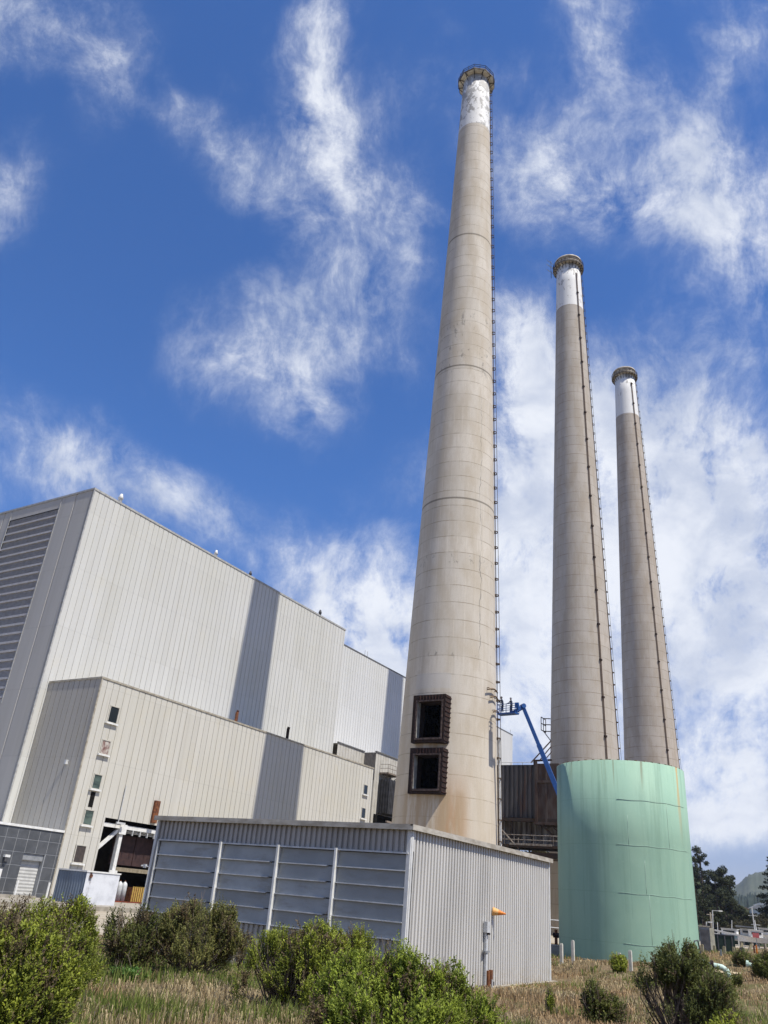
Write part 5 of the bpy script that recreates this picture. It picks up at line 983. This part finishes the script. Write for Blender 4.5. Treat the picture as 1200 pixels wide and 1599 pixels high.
bush("coyote_bush", "dark low bush behind the long mint pipe", 1160, 62, [(1160, 1497, 14, 10), (1154, 1502, 12, 8)], 11, 700, .085, DRK, .3, 16)
bush("coyote_bush", "dark bush at the right edge beside the pipe elbow", 1192, 44, [(1192, 1515, 16, 16), (1182, 1525, 14, 12), (1199, 1500, 8, 12)], 12, 1100, .07, DRK, .3, 20)
bush("coyote_bush", "tiny dark bush between the two mint pipes", 1151, 42, [(1151, 1530, 9, 8)], 13, 300, .06, DRK, .3, 10)
bush("coyote_bush", "green shoots at the bottom right beneath the sprawling shrub", 1140, 15, [(1140, 1592, 12, 12), (1128, 1605, 22, 14)], 14, 500, .034, GRN, .2, 20)
bush("coyote_bush", "low green weed clump at the feet of the olive bush", 215, 18.5, [(195, 1525, 30, 10), (240, 1530, 30, 9), (165, 1528, 18, 8)], 15, 900, .05, ((.05, .11, .02), (.13, .25, .05)), .1, 10)
bush("coyote_bush", "grassy green tuft by the pale posts near the tank", 890, 49, [(886, 1512, 14, 4), (878, 1517, 8, 4)], 16, 200, .07, ((.05, .10, .02), (.13, .2, .05)), .2, 8)

# ------------------------------------------------------------------ grass
def vnoise(x, y, s, seed):
    rng = np.random.default_rng(seed); g = rng.random((64, 64)); u, v = x / s, y / s; i, j = np.floor(u).astype(int), np.floor(v).astype(int); fu, fv = u - i, v - j; fu = fu * fu * (3 - 2 * fu); fv = fv * fv * (3 - 2 * fv); i %= 64; j %= 64; i2, j2 = (i + 1) % 64, (j + 1) % 64
    return g[i, j] * (1 - fu) * (1 - fv) + g[i2, j] * fu * (1 - fv) + g[i, j2] * (1 - fu) * fv + g[i2, j2] * fu * fv
def grass(name, n, seed, green):
    rng = np.random.default_rng(seed); az = rng.uniform(R(2), R(60), n * 3); r = 7 * (85 / 7) ** (rng.random(n * 3) ** .9); x, y = r * np.cos(az), r * np.sin(az)
    nz = .55 * vnoise(x, y, 1.3, 5) + .45 * vnoise(x, y, 5, 6); left = np.clip((np.degrees(az) - 22) / 25, 0, 1); greenness = nz + .26 * left - .10
    ok = (greenness > .55) if green else (greenness < .66); ok &= ~((x > SX - .3) & (x < SX1 + .2) & (y > SY - .25) & (y < SY1 + 1)); ok &= np.hypot(x - TX, y - TY) > TR + .1
    ok &= ~((y > 28) & (x > 18)) & ~((y > 40) & (x > 0)); ok &= ~((x > 42) & (y > 24) & (r > 52)); ok &= rng.random(n * 3) < np.clip(1.9 * (.6 * vnoise(x, y, .7, 9) + .4 * vnoise(x, y, 2.7, 19)) - .38, .05, 1)
    ok &= ~((np.abs(az - azim(1125, 1525)) < R(1.5)) & (np.abs(r - 53) < 3.5))
    x, y, r = x[ok][:n], y[ok][:n], r[ok][:n]; n = len(x); z = ground_z(x, y) - .02
    nearwall = np.clip((y - 12.3) / 2, 0, 1) * ((x > 25) & (x < 42)); hg = (rng.uniform(.12, .34, n) if green else rng.uniform(.07, .28, n) * (.5 + .6 * vnoise(x, y, 1.7, 23))) * (1 - .35 * nearwall); wd = np.clip(r * .0005, .004, .035) * rng.uniform(.7, 1.5, n)
    a = rng.uniform(0, 6.28, n); d = np.c_[np.cos(a), np.sin(a), np.zeros(n)]; s = np.c_[-np.sin(a), np.cos(a), np.zeros(n)]; lean = rng.uniform(.05, .6, n)[:, None] * hg[:, None]
    b = np.c_[x, y, z]; m_ = b + np.array([0, 0, 1]) * hg[:, None] * .55 + d * lean * .35; t = b + np.array([0, 0, 1]) * hg[:, None] + d * lean; w_ = wd[:, None]
    if green: V = np.stack([b - s * w_, b + s * w_, m_ + s * w_ * .8, m_ - s * w_ * .8, t + s * w_ * .15, t - s * w_ * .15], 1)
    else: V = np.stack([b - s * w_ * .5, b + s * w_ * .5, m_ + s * w_ * .5, m_ - s * w_ * .5, t + s * w_ * .8, t - s * w_ * .8], 1)  # seed heads widen the tip
    V = V.reshape(-1, 3); i = np.arange(n)[:, None] * 6; F = np.concatenate([i + np.array([0, 1, 2, 3]), i + np.array([3, 2, 4, 5])])
    u = rng.random((n, 1)); 
    if green: c = np.array([.085, .12, .022]) * (1 - u) + np.array([.25, .29, .07]) * u
    else:
        c = np.array([.27, .20, .10]) * (1 - u) + np.array([.66, .54, .32]) * u ** 1.5; pk = vnoise(x, y, 2.2, 12)[:, None] > .55; c = np.where(pk, c * np.array([1.0, .88, .84]), c)
    o = fast(name, V, F, STRAW, None, np.repeat(c, 6, 0)); tag(o, "dry tan seeding grass over the field" if not green else "short green grass among the dry stalks", "grass", kind="stuff")
grass("dry_grass", 150000, 3, False); grass("green_grass", 90000, 4, True)
sx_, sy_ = pol(azim(1125, 1527), 53)
t = NT("sand"); c = t.mix(t.ramp(t.noise(1.5, 5, .6), .35, .7), (.50, .40, .25), (.38, .30, .19)); sm_ = t.fin(c, .95, 0, .1)
q = MB(); ring = [(sx_ + 2.6 * math.cos(a) * (1 + .2 * math.sin(3 * a)), sy_ + 1.5 * math.sin(a) * (1 + .2 * math.cos(2 * a))) for a in np.linspace(0, 6.28, 24, endpoint=False)]
q.add([(x, y, gz(x, y) + .06) for x, y in ring] + [(sx_, sy_, gz(sx_, sy_) + .10)], [(i, (i + 1) % 24, 24) for i in range(24)]); tag(q.build("sand_patch", sm_), kind="structure")

# ------------------------------------------------------------------ air
def haze():
    m = D.materials.new("air"); m.use_nodes = True; nt = m.node_tree; nt.nodes.clear(); o = nt.nodes.new('ShaderNodeOutputMaterial'); v = nt.nodes.new('ShaderNodeVolumePrincipled')
    v.inputs['Color'].default_value = (.72, .82, 1, 1); v.inputs['Density'].default_value = .00007; v.inputs['Anisotropy'].default_value = .2; nt.links.new(v.outputs[0], o.inputs['Volume'])
    tag(MB().box(-9300, 9300, -9300, 9300, -8, 330).build("haze", m), kind="stuff")
haze()
